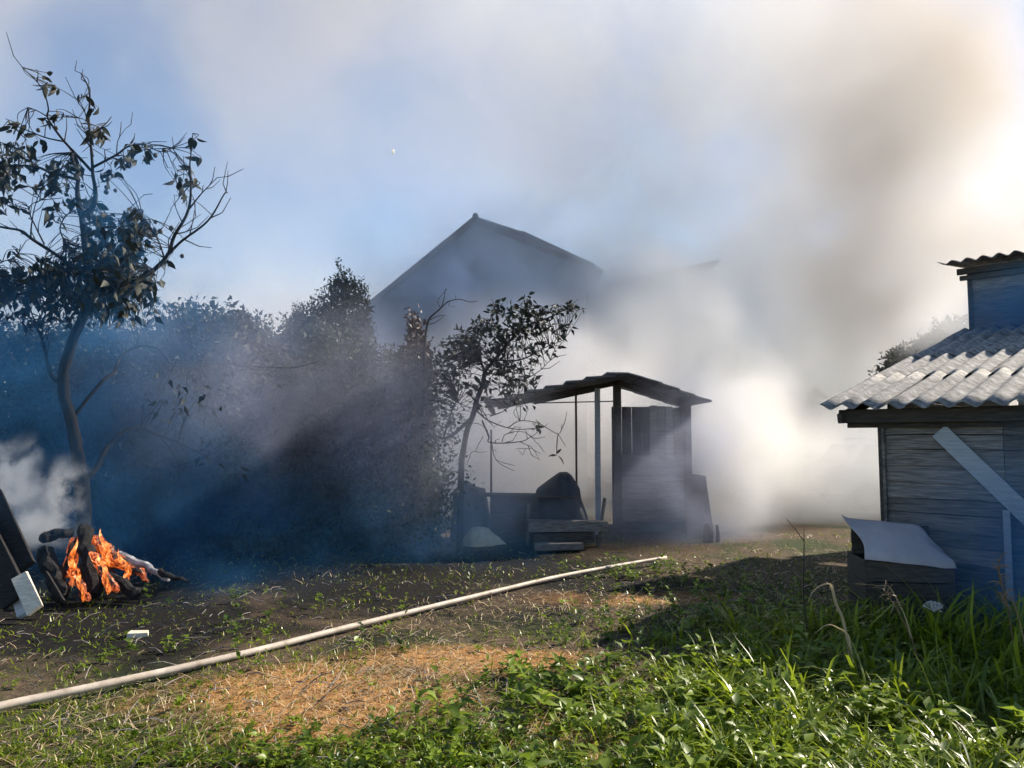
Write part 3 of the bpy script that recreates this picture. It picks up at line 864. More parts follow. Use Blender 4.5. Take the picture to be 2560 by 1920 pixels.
# second tree by the open shed
TY2 = 10.6
t2 = at(1150, 1250, TY2)
t2_br = [
    ([(1152, 1200), (1158, 1120), (1170, 1070), (1188, 1020), (1202, 970), (1212, 930)], 0.05, 0.032),
    ([(1212, 930), (1235, 900), (1275, 852, .1), (1320, 815, .2), (1370, 795, .2), (1410, 775, .2), (1440, 770, .2)], 0.03, 0.006),
    ([(1212, 930), (1195, 880, .1), (1205, 840, .1), (1225, 800, .1), (1235, 765, .1)], 0.022, 0.005),
    ([(1235, 900), (1300, 900), (1360, 870), (1410, 850)], 0.016, 0.005),
    ([(1275, 852, .1), (1310, 800, .1), (1322, 750, .1)], 0.014, 0.004),
    ([(1212, 930), (1260, 940, -.1), (1300, 950, -.1), (1345, 930, -.1), (1375, 900, -.1)], 0.014, 0.004),
    ([(1180, 1045), (1130, 1088, -.1), (1100, 1095, -.1)], 0.035, 0.012),
    ([(1110, 1090, -.1), (1125, 1040, -.1), (1140, 1005, -.1), (1150, 1010, -.1)], 0.014, 0.007),
    ([(1190, 1025), (1220, 1050, -.2), (1280, 1072, -.3), (1340, 1070, -.3)], 0.014, 0.005),
    ([(1205, 1050, -.2), (1222, 1090, -.2), (1225, 1106, -.2), (1300, 1105, -.3), (1330, 1090, -.3)], 0.014, 0.005),
    ([(1225, 1040, -.2), (1255, 1030, -.2), (1272, 1018, -.2)], 0.010, 0.005),
    ([(1270, 1070, -.3), (1300, 1052, -.3), (1345, 1058, -.3), (1395, 1085, -.3), (1405, 1060, -.3)], 0.008, 0.004),
    ([(1255, 1105, -.3), (1265, 1085, -.3), (1310, 1080, -.3), (1345, 1110, -.3)], 0.007, 0.003),
    ([(1228, 1100, -.2), (1240, 1150, -.2), (1285, 1178, -.2)], 0.007, 0.004),
    ([(1208, 1090, -.2), (1190, 1128, -.2), (1215, 1130, -.2)], 0.006, 0.003),
    ([(1300, 1105, -.3), (1330, 1120, -.3), (1290, 1122, -.3)], 0.006, 0.003),
]
t2_cl = [
    (1240, 775, 20, 30, 30), (1270, 780, 22, 30, 34), (1300, 790, 24, 34, 50), (1322, 770, 16, 34, 40), (1345, 790, 26, 26, 50), (1390, 775, 26, 22, 22), (1425, 768, 20, 18, 20), (1452, 770, 10, 6, 3),
    (1200, 820, 28, 26, 60), (1250, 830, 40, 24, 80), (1310, 830, 40, 24, 90), (1360, 820, 36, 22, 50), (1405, 820, 26, 22, 24), (1400, 840, 20, 10, 8),
    (1150, 850, 30, 30, 70), (1120, 880, 30, 34, 60), (1170, 890, 40, 34, 110), (1220, 870, 40, 30, 60), (1270, 870, 40, 30, 70), (1330, 870, 36, 22, 40), (1380, 870, 26, 14, 14),
    (1240, 920, 30, 26, 60), (1285, 925, 34, 30, 60), (1330, 910, 26, 16, 18), (1270, 970, 30, 26, 50), (1320, 960, 24, 20, 30), (1220, 965, 16, 30, 16), (1150, 930, 26, 24, 30), (1205, 1010, 20, 24, 14), (1290, 1010, 50, 16, 30), (1345, 1068, 12, 10, 10), (1395, 1140, 12, 8, 3), (1110, 930, 30, 40, 70), (1100, 1000, 26, 40, 40), (1175, 850, 26, 26, 40), (1135, 960, 20, 30, 30), (1180, 970, 20, 40, 30), (1130, 1050, 30, 40, 40),
]
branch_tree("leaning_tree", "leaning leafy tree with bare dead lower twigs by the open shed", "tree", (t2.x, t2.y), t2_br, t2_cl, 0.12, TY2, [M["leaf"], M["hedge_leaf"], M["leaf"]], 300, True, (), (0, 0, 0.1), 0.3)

# ------------------------------------------------------------------ bushes and trees of the hedge
def bush(name, label, cat, px, base_Y, tops, width, mat, leafL=0.075, n=9000, up=0.25, spikes=0.3, depth=1.2, group=None, low=0.05, thin=1.0):
    """tops: list of (px, py) of the outline's upper edge at the distance base_Y"""
    Y = base_Y
    b = at(px, 1300, Y)
    root = empty(name, (b.x, Y, 0)); tag(root, label, cat, group)
    outl = sorted((at(p, q, Y).x - b.x, at(p, q, Y).z) for p, q in tops)
    xs = np.array([o[0] for o in outl]); zs = np.array([o[1] for o in outl])
    # limbs
    tr = MB()
    hub = Vector((0, 0, 0.25))
    for i in range(6):
        a = random.uniform(0, 6.28); r = random.uniform(0.03, 0.12)
        tx = random.uniform(xs[0] * 0.8, xs[-1] * 0.8); tz = float(np.interp(tx, xs, zs)) * random.uniform(0.75, 1.0)
        p0 = Vector((r * math.cos(a), r * math.sin(a), -0.1))
        p1 = Vector((tx * 0.3, random.gauss(0, depth * .2), tz * 0.45)); p2 = Vector((tx, random.gauss(0, depth * .3), tz))
        tr.tube(smooth_path([p0, p1, p2], 4), [0.045 - 0.0045 * k for k in range(9)], 6)
    tr.build("trunk", M["bark"], root, True)
    # leaves: clumps through the volume, spikes along the top
    nc = max(30, n // 60)
    cx = rng.uniform(xs[0], xs[-1], nc); ztop = np.interp(cx, xs, zs)
    u = rng.uniform(0, 1, nc) ** 0.75
    cz = low + (ztop - low) * (0.06 + 0.92 * u)
    dep = depth * np.sqrt(np.clip(1 - ((cz / np.maximum(ztop, .1)) ** 3), 0.08, 1))
    cyy = rng.uniform(-1, 1, nc) * dep
    cr = rng.uniform(0.10, 0.26, nc) * thin
    k = n
    idx = rng.integers(0, nc, k)
    C = np.stack([cx, cyy, cz], 1)[idx] + rng.normal(size=(k, 3)) * cr[idx][:, None] * np.array([1, 1, 0.85])
    zt = np.interp(C[:, 0], xs, zs)
    keep = (C[:, 2] < zt + 0.10) & (C[:, 2] > 0.0)
    C = C[keep]
    # a closer inner mass of larger leaves
    ni = int(n * 0.55)
    ix = rng.uniform(xs[0] * .92, xs[-1] * .92, ni); iz = low + (np.interp(ix, xs, zs) - 0.12 - low) * rng.uniform(0.02, 0.97, ni)
    inner = np.stack([ix, rng.normal(0, .25, ni) * depth, np.maximum(iz, 0.03)], 1)
    # spikes
    ns = int(spikes * 60 * (xs[-1] - xs[0]))
    SP = []
    for _ in range(ns):
        x = random.uniform(xs[0], xs[-1]); z = float(np.interp(x, xs, zs)); y = random.uniform(-depth, depth) * 0.5
        h = random.uniform(0.05, 0.32); lean = random.gauss(0, 0.08)
        for q in range(int(h / 0.022)):
            SP.append((x + lean * q * 0.022 / h + random.gauss(0, 0.02), y + random.gauss(0, 0.02), z - 0.1 + q * 0.022))
    if SP: C = np.concatenate([C, np.array(SP)])
    k0 = len(C); C = np.concatenate([C, inner]); k = len(C)
    D = rand_dirs(k, (0, 0, up)); Nn = rand_dirs(k, (0, -0.5, 0.8))
    big = np.where(np.arange(k) < k0, 1.0, 1.7)
    V, T = leaf_arrays(C, D, Nn, leafL * big * rng.uniform(0.6, 1.3, k), leafL * big * rng.uniform(0.35, 0.6, k))
    me = tri_mesh("crown", V, T, mat, np.repeat(rng.uniform(0, 0.8, k), 5))
    tag(link("crown", me, None, root), kind="stuff")
    return root

G = "bushes of the smouldering hedge"
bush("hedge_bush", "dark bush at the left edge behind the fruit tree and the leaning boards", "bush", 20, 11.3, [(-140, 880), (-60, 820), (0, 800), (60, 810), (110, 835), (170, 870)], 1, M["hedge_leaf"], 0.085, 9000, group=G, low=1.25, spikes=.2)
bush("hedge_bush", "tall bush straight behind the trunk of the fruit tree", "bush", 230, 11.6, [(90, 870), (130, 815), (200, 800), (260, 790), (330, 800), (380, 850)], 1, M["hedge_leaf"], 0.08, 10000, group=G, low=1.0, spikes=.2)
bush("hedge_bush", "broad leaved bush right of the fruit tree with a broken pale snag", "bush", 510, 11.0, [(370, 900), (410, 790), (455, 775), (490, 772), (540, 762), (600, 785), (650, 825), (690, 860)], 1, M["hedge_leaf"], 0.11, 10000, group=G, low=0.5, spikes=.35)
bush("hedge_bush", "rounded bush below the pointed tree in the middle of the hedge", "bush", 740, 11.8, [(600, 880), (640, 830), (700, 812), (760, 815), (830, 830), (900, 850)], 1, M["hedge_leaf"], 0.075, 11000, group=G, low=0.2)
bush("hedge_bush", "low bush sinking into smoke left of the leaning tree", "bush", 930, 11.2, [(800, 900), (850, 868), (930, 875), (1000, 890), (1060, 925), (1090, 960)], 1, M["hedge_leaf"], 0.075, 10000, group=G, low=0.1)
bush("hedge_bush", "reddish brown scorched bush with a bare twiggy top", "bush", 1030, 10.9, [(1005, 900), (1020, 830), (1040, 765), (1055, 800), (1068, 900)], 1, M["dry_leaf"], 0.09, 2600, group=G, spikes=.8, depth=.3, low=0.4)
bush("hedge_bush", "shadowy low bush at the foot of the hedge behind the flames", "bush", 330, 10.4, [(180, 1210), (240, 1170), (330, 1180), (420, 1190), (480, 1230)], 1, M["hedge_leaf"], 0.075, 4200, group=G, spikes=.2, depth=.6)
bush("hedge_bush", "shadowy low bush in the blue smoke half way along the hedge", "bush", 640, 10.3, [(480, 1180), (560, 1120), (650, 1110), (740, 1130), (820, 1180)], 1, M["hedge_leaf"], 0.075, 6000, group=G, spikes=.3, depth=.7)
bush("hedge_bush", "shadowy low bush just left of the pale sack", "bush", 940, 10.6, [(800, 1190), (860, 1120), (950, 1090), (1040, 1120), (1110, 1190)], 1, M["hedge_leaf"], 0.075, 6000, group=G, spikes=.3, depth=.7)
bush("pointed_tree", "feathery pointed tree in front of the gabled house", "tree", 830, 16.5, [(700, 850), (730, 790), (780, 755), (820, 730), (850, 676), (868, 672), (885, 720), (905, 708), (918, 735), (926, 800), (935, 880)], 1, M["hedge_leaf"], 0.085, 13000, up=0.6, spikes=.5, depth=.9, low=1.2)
bush("distant_tree", "pale tree top showing above the corrugated roof in bright smoke", "tree", 2330, 20.0, [(2210, 925), (2240, 880), (2280, 860), (2320, 845), (2345, 800), (2365, 820), (2390, 795), (2420, 800), (2470, 850)], 1, M["hedge_leaf"], 0.13, 7000, up=0.4, spikes=.12, depth=1.0, low=2.2)

def distant_woods():
    n = 26000
    x = rng.uniform(-70, 80, n); h = 3.0 + 1.0 * np.sin(x * .31) + 1.1 * np.sin(x * .83 + 1) + .6 * np.sin(x * 2.1)
    z = h * rng.uniform(0, 1, n) ** .8; y = 62 + 6 * rng.uniform(-1, 1, n)
    C = np.stack([x, y, z], 1) + rng.normal(size=(n, 3)) * .3
    V, T = leaf_arrays(C, rand_dirs(n, (0, 0, .3)), rand_dirs(n), rng.uniform(.5, 1.1, n), rng.uniform(.4, .7, n))
    tag(link("woods", tri_mesh("woods", V, T, M["hedge_leaf"], np.repeat(rng.uniform(0, .8, n), 5))), "far dark row of trees behind the smoke", kind="stuff")
distant_woods()

# broken snag with pale torn wood and arching bare canes in the third bush
def snag():
    b = at(460, 1300, 10.8)
    root = empty("broken_snag", (b.x, 10.8, 0)); tag(root, "broken tree snag with pale torn wood standing out of the hedge", "snag")
    off = Vector(root.location)
    pts = [Vector((0, 0, -0.1))] + [at(p, q, 10.8) - off for p, q in ((470, 1100), (466, 950), (462, 850), (458, 800), (457, 756))]
    sp = smooth_path(pts, 3)
    MB().tube(sp, [0.09 - 0.075 * (i / (len(sp) - 1)) for i in range(len(sp))], 7).build("trunk", M["bark"], root, True)
    MB().tube([at(p, q, 10.75) - off for p, q in ((464, 818), (445, 820), (425, 830), (405, 842))], [0.02, 0.032, 0.02, 0.004], 5).build("torn_wood", M["pale_wood"], root, True)
    MB().tube([at(p, q, 10.72) - off for p, q in ((466, 812), (472, 820), (476, 830))], [0.015, 0.03, 0.006], 5).build("torn_wood", M["pale_wood"], root, True)
    MB().tube([at(p, q, 10.7) - off for p, q in ((478, 832), (500, 845), (540, 855), (590, 855))], [0.012, 0.009, 0.008, 0.004], 5).build("branch", M["pale_wood"], root, True)
    MB().tube([at(p, q, 10.7) - off for p, q in ((478, 835), (482, 860), (500, 890), (509, 906))], [0.012, 0.01, 0.009, 0.004], 5).build("branch", M["pale_wood"], root, True)
    MB().tube([at(p, q, 10.8) - off for p, q in ((462, 785), (500, 784), (530, 790))], [0.014, 0.01, 0.005], 5).build("branch", M["bark"], root, True)
snag()

def bare_twigs():
    b = at(1050, 1250, 10.7)
    root = empty("bare_shrub", (b.x, 10.7, 0)); tag(root, "bare shrub whose thin leafless twigs arch against the smoke", "shrub")
    off = Vector(root.location)
    def pl(name, pts, r0, r1):
        sp = smooth_path([at(p, q, 10.7) - off for p, q in pts], 3)
        MB().tube(sp, [r0 + (r1 - r0) * i / (len(sp) - 1) for i in range(len(sp))], 5).build(name, M["bark"], root, True)
    pl("stem", [(1052, 1345), (1055, 1100), (1060, 900), (1068, 810), (1085, 785), (1105, 765), (1114, 720)], 0.03, 0.004)
    pl("twig", [(1085, 785), (1115, 758), (1125, 752), (1150, 748), (1175, 755), (1195, 752)], 0.009, 0.004)
    pl("twig", [(1075, 800), (1095, 790), (1115, 788)], 0.007, 0.003)
    pl("twig", [(1068, 812), (1090, 805), (1110, 790)], 0.007, 0.003)
    pl("twig", [(1100, 768), (1095, 750), (1118, 722)], 0.006, 0.003)
    pl("twig", [(1140, 750), (1138, 735)], 0.004, 0.002)
    pl("twig", [(1125, 752), (1122, 764), (1140, 766)], 0.004, 0.002)
    pl("twig", [(1050, 960), (1042, 850), (1038, 790)], 0.01, 0.004)
bare_twigs()

# ------------------------------------------------------------------ junk in front of the open shed
def heap(name, label, cat, c, pts, mat, depth, n=18, seed=1, wob=0.05):
    """a mound whose front outline follows pts (x, z), rounded in depth"""
    root_x, root_y = c
    xs = [p[0] for p in pts]; zs = [p[1] for p in pts]
    V, Fc = [], []
    m = 12
    for i in range(n + 1):
        x = xs[0] + (xs[-1] - xs[0]) * i / n
        z = float(np.interp(x, xs, zs))
        for j in range(m + 1):
            t = math.pi * j / m
            y = -math.cos(t) * depth * (0.35 + 0.65 * min(1, z / max(zs)))
            zz = z * math.sin(t) ** 0.6
            w = mnoise.noise(Vector((x * 4, y * 4, zz * 4 + seed))) * wob
            V.append((x + w, y + w, max(-0.03, zz + w * 0.8)))
    for i in range(n):
        for j in range(m):
            a = i * (m + 1) + j
            Fc.append((a, a + 1, a + m + 2, a + m + 1))
    mb = MB(); mb.v, mb.f = V, Fc
    o = mb.build(name, mat, None, True)
    o.location = (root_x, root_y, gz(root_x, root_y))
    tag(o, label, cat)
    return o

def junk():
    Y = 11.9
    def g(px, py, YY=Y):
        p = at(px, py, YY); return p
    # dark tarp heap with a peak
    cx = g(1405, 1300).x
    heap("covered_heap", "dark covered heap with a pointed top in front of the posts", "heap", (cx, 12.0), [(g(px, py).x - cx, max(0.02, g(px, py).z)) for px, py in ((1325, 1330), (1342, 1222), (1370, 1200), (1400, 1180), (1420, 1176), (1435, 1190), (1452, 1225), (1475, 1330))], M["dark_tarp"], 0.55, 24, 3)
    # round dark bale left
    cx = g(1170, 1300).x
    heap("dark_bale", "rough dark round bale at the left end of the junk row", "bale", (cx, 11.9), [(g(px, py).x - cx, max(0.02, g(px, py).z)) for px, py in ((1128, 1330), (1138, 1225), (1160, 1203), (1190, 1206), (1212, 1225), (1226, 1330))], M["dark_tarp"], 0.35, 18, 8, 0.09)
    # low dark trough
    a, b = g(1228, 1300).x, g(1345, 1300).x
    root = empty("low_trough", ((a + b) / 2, 11.75, 0)); tag(root, "low dark wooden trough between the bale and the covered heap", "trough")
    w = b - a
    for k in range(3):
        MB().box((0, -0.22, 0.12 + k * 0.235), (w, 0.03, 0.225), None, 0.006).build("board", M["dark_wood"], root)
        MB().box((0, 0.22, 0.12 + k * 0.235), (w, 0.03, 0.225), None, 0.006).build("board", M["dark_wood"], root)
    for s in (-1, 1):
        MB().box((s * (w / 2 - 0.02), 0, 0.35), (0.03, 0.40, 0.70), None, 0.005).build("end_board", M["dark_wood"], root)
    MB().box((0.2, 0, 0.71), (w + 0.9, 0.50, 0.03), Matrix.Rotation(R(1.0), 3, 'Y'), 0.005).build("lid", M["dark_wood"], root)
    # timber stack
    for i, (x0, y0, x1, y1, YY, hh, lab) in enumerate((
            (1318, 1274, 1515, 1278, 11.0, 0.16, "long grey timber lying on top of the low timber stack"),
            (1330, 1300, 1480, 1302, 10.95, 0.13, "dark timber beneath the long grey timber of the stack"),
            (1335, 1320, 1455, 1322, 10.7, 0.09, "short timber lying on the soil in front of the stack"))):
        pa, pb = at(x0, y0, YY), at(x1, y1, YY + 0.1)
        if i == 0: pa.z, pb.z = 0.33, 0.31
        if i == 1: pa.z, pb.z = 0.16, 0.16
        if i == 2: pa.z, pb.z = 0.06, 0.06
        o = MB().beam(pa, pb, 0.22, hh, jitter=0.012).build("timber", M["old_wood"] if i != 1 else M["dark_wood"], None, bevel=0.006)
        tag(o, lab, "timber", "timbers stacked before the open shed")
    p = at(1420, 1250, 11.15)
    o = MB().beam(at(1318, 1272, 11.3).xy.to_3d(), at(1322, 1240, 11.3).xy.to_3d() + Vector((0, 0, 0.62)), 0.05, 0.05).build("stake", M["old_wood"]); tag(o, "short upright stake at the left end of the timber stack", "stake")
    o = MB().beam(Vector((at(1495, 1300, 11.2).x, 11.2, 0)), at(1512, 1245, 11.2), 0.09, 0.04).build("stake", M["old_wood"]); tag(o, "leaning flat stake at the right end of the timber stack", "stake")
    # pale sack lying on its side
    c = at(1222, 1340, 11.2)
    o = heap("pale_sack", "pale yellow sack slumped on the ground below the hedge", "sack", (c.x, c.y + 0.25), [(-0.42, 0.03), (-0.36, 0.17), (-0.26, 0.26), (-0.16, 0.275), (-0.02, 0.24), (0.14, 0.13), (0.24, 0.03)], M["sack"], 0.25, 28, 5, 0.05)
    # little dark stumps at the right, beside the bright smoke
    for px, py, h, lab in ((1770, 1345, 0.28, "thicker of two charred stumps beside the bright smoke"), (1794, 1345, 0.26, "thin charred stump right of the thicker one")):
        g0 = ground_at(px, py + 10)
        r = 0.09 if px < 1780 else 0.035
        o = MB().tube([(0, 0, -0.05), (0.01, 0, h * 0.5), (0.0, 0.01, h)], [r, r * 0.85, r * 0.55], 8).build("charred_stump", M["char"], None, True)
        o.location = g0; tag(o, lab, "stump")
    # leaning light panel against the right end of the shed
    a0, a1 = at(1768, 1195, 12.4), at(1792, 1300, 11.8)
    o = MB().add([(a0.x - 0.32, 12.5, 1.02), (a0.x, 12.5, 0.98), (a1.x + 0.03, 12.05, 0.0), (a1.x - 0.42, 12.05, 0.0), (a0.x - 0.32, 12.53, 1.02), (a0.x, 12.53, 0.98), (a1.x + 0.03, 12.08, 0.0), (a1.x - 0.42, 12.08, 0.0)],
                 [(0, 3, 2, 1), (4, 5, 6, 7), (0, 1, 5, 4), (1, 2, 6, 5), (2, 3, 7, 6), (3, 0, 4, 7)]).build("propped_sheet", M["dark_wood"])
    tag(o, "dark flat panel leaning against the right end of the open shed", "panel")
junk()

# crate with draped sheet by the wooden shed
def draped_crate():
    Y = 6.7
    p0 = at(2150, 1300, Y)
    b = at(2250, 1400, 6.6)
    root = empty("old_crate", (b.x, 6.62, 0), R(-8)); tag(root, "dark plank crate standing in tall grass by the wooden shed", "crate")
    for k in range(3):
        MB().box((0, -0.24, 0.10 + 0.185 * k), (0.70, 0.025, 0.175), None, 0.005).build("board", M["dark_wood"], root)
    for s in (-1, 1):
        for k in range(3):
            MB().box((s * 0.34, 0.02, 0.10 + 0.185 * k), (0.025, 0.50, 0.175), None, 0.005).build("board", M["dark_wood"], root)
        MB().box((s * 0.32, -0.215, 0.29), (0.05, 0.03, 0.58), None, 0.003).build("corner_post", M["dark_wood"], root)
    for k in range(3):
        MB().box((0, 0.27, 0.10 + 0.185 * k), (0.70, 0.025, 0.175), None, 0.005).build("board", M["dark_wood"], root)
    for k in range(3):
        MB().box((0, 0.20, 0.60 + 0.085 * k), (0.66, 0.03, 0.085), None, 0.004).build("back_board", M["dark_wood"], root)
    # sheet sloping forward over the crate, wrinkled at its right end
    nx, ny = 40, 26
    V, Fc = [], []
    for s in (0, 1):
        for j in range(ny + 1):
            for i in range(nx + 1):
                u, v = i / nx, j / ny
                x = -0.37 + 0.73 * u + 0.03 * math.sin(v * 5) * (1 - u)
                y = -0.28 + 0.44 * v
                z = 0.61 + 0.27 * v ** 0.9 - 0.06 * u
                e = max(0, u - 0.75) / 0.25
                z += -0.05 * e * e * (0.3 + v) + e * 0.016 * math.sin(9 * v + 14 * u) - (0.10 * max(0, u - .9) / .1 if v > .5 else 0) * (v - .5) * 2 + 0.006 * mnoise.noise(Vector((x * 6, y * 6, 2)))
                if v < 0.06: z -= 0.035 * (1 - v / 0.06)
                x -= 0.05 * e * v
                if i < 2 and j > ny - 6: z += 0.03 * (1 - i / 2); x -= 0.02
                V.append((x, y, z - 0.004 * s))
    n = nx + 1; off = n * (ny + 1)
    for j in range(ny):
        for i in range(nx):
            a = j * n + i
            Fc.append((a, a + 1, a + n + 1, a + n)); Fc.append((off + a, off + a + n, off + a + n + 1, off + a + 1))
    for i in range(nx):
        Fc.append((i, off + i, off + i + 1, i + 1)); a = ny * n + i; Fc.append((a, a + 1, off + a + 1, off + a))
    for j in range(ny):
        a = j * n; Fc.append((a, a + n, off + a + n, off + a)); a = j * n + nx; Fc.append((a, off + a, off + a + n, a + n))
    mb = MB(); mb.v, mb.f = V, Fc
    o = mb.build("cover_sheet", M["tarp"], None, True)
    o.location = root.location; o.rotation_euler = (0, 0, R(-8))
    tag(o, "pale crumpled sheet spread over the crate by the wooden shed", "sheet")
draped_crate()

# ------------------------------------------------------------------ parked car in the smoke
def parked_car():
    root = empty("parked_car", (9.2, 17.5, 0)); tag(root, "pale car barely showing through bright smoke behind the wooden shed", "car")
    prof = [(-2.1, 0.35), (-2.15, 0.75), (-1.95, 0.95), (-1.75, 1.0), (-1.35, 1.48), (-1.0, 1.58), (0.2, 1.58), (0.7, 1.48), (1.2, 1.02), (1.9, 0.92), (2.12, 0.7), (2.1, 0.35)]
    V, Fc = [], []
    for s in (-1, 1):
        for x, z in prof:
            w = 0.84 - 0.16 * max(0, (z - 0.95) / 0.6)
            V.append((x, s * w, z))
    k = len(prof)
    Fc.append(tuple(range(k))); Fc.append(tuple(reversed(range(k, 2 * k))))
    for i in range(k): Fc.append((i, i + k, (i + 1) % k + k, (i + 1) % k))
    mb = MB(); mb.v, mb.f = V, Fc
    mb.build("body", M["car_paint"], root, bevel=0.04)
    for s in (-1, 1):
        for x0, x1, x2, x3 in ((-1.55, -1.22, -0.45, -0.45), (-0.38, -0.38, 0.25, 0.9)):
            y = lambda z: s * (0.845 - 0.16 * max(0, (z - 0.95) / 0.6) + 0.004)
            MB().add([(x0, y(1.02), 1.02), (x3, y(1.02), 1.02), (x2, y(1.46), 1.46), (x1, y(1.46), 1.46)], [(0, 1, 2, 3)] if s < 0 else [(3, 2, 1, 0)]).build("side_window", M["car_glass"], root)
        for x in (-1.3, 1.3):
            w = MB().tube([(x, s * 0.66, 0.32), (x, s * 0.88, 0.32)], 0.32, 20).build("wheel", M["tyre"], root, False)
            MB().tube([(x, s * 0.86, 0.32), (x, s * 0.895, 0.32)], 0.19, 14).build("rim", M["steel"], w)
        MB().box((-2.13, s * 0.6, 0.72), (0.06, 0.28, 0.13)).build("headlight", M["lamp_lens"], root)
        MB().box((2.10, s * 0.6, 0.74), (0.06, 0.26, 0.13)).build("tail_lamp", M["brick"], root)
    MB().add([(-1.73, -0.7, 1.035), (-1.73, 0.7, 1.035), (-1.385, 0.62, 1.47), (-1.385, -0.62, 1.47)], [(3, 2, 1, 0)]).build("windscreen", M["car_glass"], root)
    MB().box((-1.1, 0, 1.60), (0.05, 1.05, 0.03)).build("roof_rail", M["steel"], root)
    MB().box((-0.1, 0, 1.60), (0.05, 1.05, 0.03)).build("roof_rail", M["steel"], root)
parked_car()

# ------------------------------------------------------------------ fire: charred logs, embers, flames, leaning boards
def fire():
    gY = 7.7
    def log(pa, Ya, pb, Yb, r0, r1, mat, lab, n=9, name="charred_log", grp="burning logs of the fire"):
        a, b = at(*pa, Ya), at(*pb, Yb)
        k = 15
        c = (a + b) / 2
        seed = random.uniform(0, 99)
        qn = (b - a).to_track_quat('Z', 'Y')
        Lh = (b - a).length / 2
        mb = MB().tube([Vector((0, 0, -Lh + 2 * Lh * i / (k - 1))) + Vector((mnoise.noise(Vector((i * .35, seed, 1))), mnoise.noise(Vector((i * .35, seed, 5))), mnoise.noise(Vector((i * .35, seed, 9))))) * 0.035 for i in range(k)],
                       [(r0 + (r1 - r0) * i / (k - 1)) * (0.72 if i in (0, k - 1) else 1.0) for i in range(k)], n)
        # split, flaking faces: push the vertices about with two sizes of noise
        mb.v = [tuple(Vector(p) + Vector(mnoise.noise_vector(Vector(p) * 9 + Vector((seed, 0, 0)))) * r0 * 0.24 + Vector(mnoise.noise_vector(Vector(p) * 30 + Vector((seed, 3, 0)))) * r0 * 0.16) for p in mb.v]
        o = mb.build(name, mat, None, False)
        o.location = c
        o.rotation_euler = qn.to_euler()
        tag(o, lab, "log", grp)
        return o
    log((206, 1318), 7.75, (236, 1490), 7.35, 0.075, 0.085, M["char"], "upright black log in the middle of the fire")
    log((188, 1345), 7.85, (172, 1440), 7.6, 0.055, 0.055, M["ember"], "glowing stub just left of the upright black log")
    log((178, 1425), 7.5, (222, 1500), 7.2, 0.045, 0.03, M["ember"], "lowest glowing log pointing down left of the black log")
    log((228, 1385), 7.45, (292, 1478), 7.15, 0.042, 0.036, M["ember"], "short glowing log below the biggest ember")
    log((228, 1345), 7.8, (300, 1410), 7.6, 0.065, 0.075, M["ember"], "thick glowing log at the top right of the fire")
    log((278, 1392), 7.65, (372, 1450), 7.45, 0.07, 0.02, M["ember"], "long orange glowing log running down to the right")
    log((300, 1385), 7.85, (420, 1446), 7.65, 0.045, 0.025, M["ash"], "log white with ash behind the long orange one")
    log((395, 1432), 7.6, (472, 1456), 7.5, 0.035, 0.012, M["char"], "thin forked black branch at the right tip of the fire", name="charred_branch")
    log((98, 1345), 7.7, (185, 1330), 7.9, 0.06, 0.045, M["char"], "black log lying across the top of the fire")
    log((110, 1375), 7.6, (160, 1500), 7.25, 0.085, 0.08, M["char"], "thick black log under the white smoke at the left of the fire")
    log((250, 1420), 7.6, (340, 1490), 7.25, 0.06, 0.05, M["char"], "black log between the glowing ones near the soil")
    # flames: thin curled tongues standing on the embers
    for i, (px, py, Y, w, h, lean, lab) in enumerate((
            (180, 1410, 7.45, 0.08, 0.46, 0.2, "flame licking up the glowing stub left of the black log"),
            (205, 1460, 7.2, 0.06, 0.34, -0.8, "small flame low on the left side of the fire"),
            (268, 1440, 7.1, 0.07, 0.34, -0.9, "flame curling over the short glowing log"),
            (268, 1375, 7.5, 0.10, 0.36, -0.7, "broad flame over the thick log at the top right of the fire"),
            (320, 1415, 7.4, 0.08, 0.28, -1.4, "low flame along the long orange log"))):
        p = at(px, py, Y)
        V, Fc = [], []
        nz, na = 9, 7
        for s in range(nz + 1):
            t = s / nz
            rr = w * 0.5 * math.sin(math.pi * min(1, 0.22 + 0.78 * t)) ** 0.9 * (1 - t * 0.35)
            for a in range(na):
                th = 2 * math.pi * a / na
                V.append((rr * math.cos(th) + lean * h * (t * t) * 0.3 + 0.02 * math.sin(t * 9 + i), rr * 0.45 * math.sin(th) + 0.015 * math.sin(t * 7), t * h + 0.02 * math.sin(th * 2 + i)))
        for s in range(nz):
            for a in range(na):
                q = s * na + a; q2 = s * na + (a + 1) % na
                Fc.append((q, q2, q2 + na, q + na))
        mb = MB(); mb.v, mb.f = V, Fc
        o = mb.build("flame", M["flame"], None, True); o.location = p - Vector((0, 0, h * 0.45))
        tag(o, lab, "flame", "flames of the fire")
    # leaning black boards at the left edge
    def plank(pa, Ya, pb, Yb, w, t, mat, lab, up=(0, -1, 0.3), name="leaning_board"):
        a, b = at(*pa, Ya), at(*pb, Yb)
        c = (a + b) / 2
        o = MB().beam(a - c, b - c, w, t, up, 0.008).build(name, mat, None, bevel=0.004)
        o.location = c; tag(o, lab, "board"); return o
    plank((-20, 1240), 7.6, (62, 1420), 7.0, 0.19, 0.05, M["char"], "burnt black board leaning down from the left edge", (0.2, -1, 0.2))
    plank((-60, 1300), 7.3, (40, 1500), 6.75, 0.24, 0.05, M["char"], "widest burnt board leaning at the left edge below the white smoke", (0.2, -1, 0.2))
    plank((48, 1440), 6.85, (88, 1526), 6.55, 0.13, 0.03, M["pale_wood"], "pale unburnt plank end sticking out by the burnt boards", (0.1, -1, 0.5))
    plank((35, 1465), 6.95, (58, 1540), 6.7, 0.08, 0.03, M["grey_paint_wood"], "narrow grey plank just behind the pale plank end", (0.1, -1, 0.5))
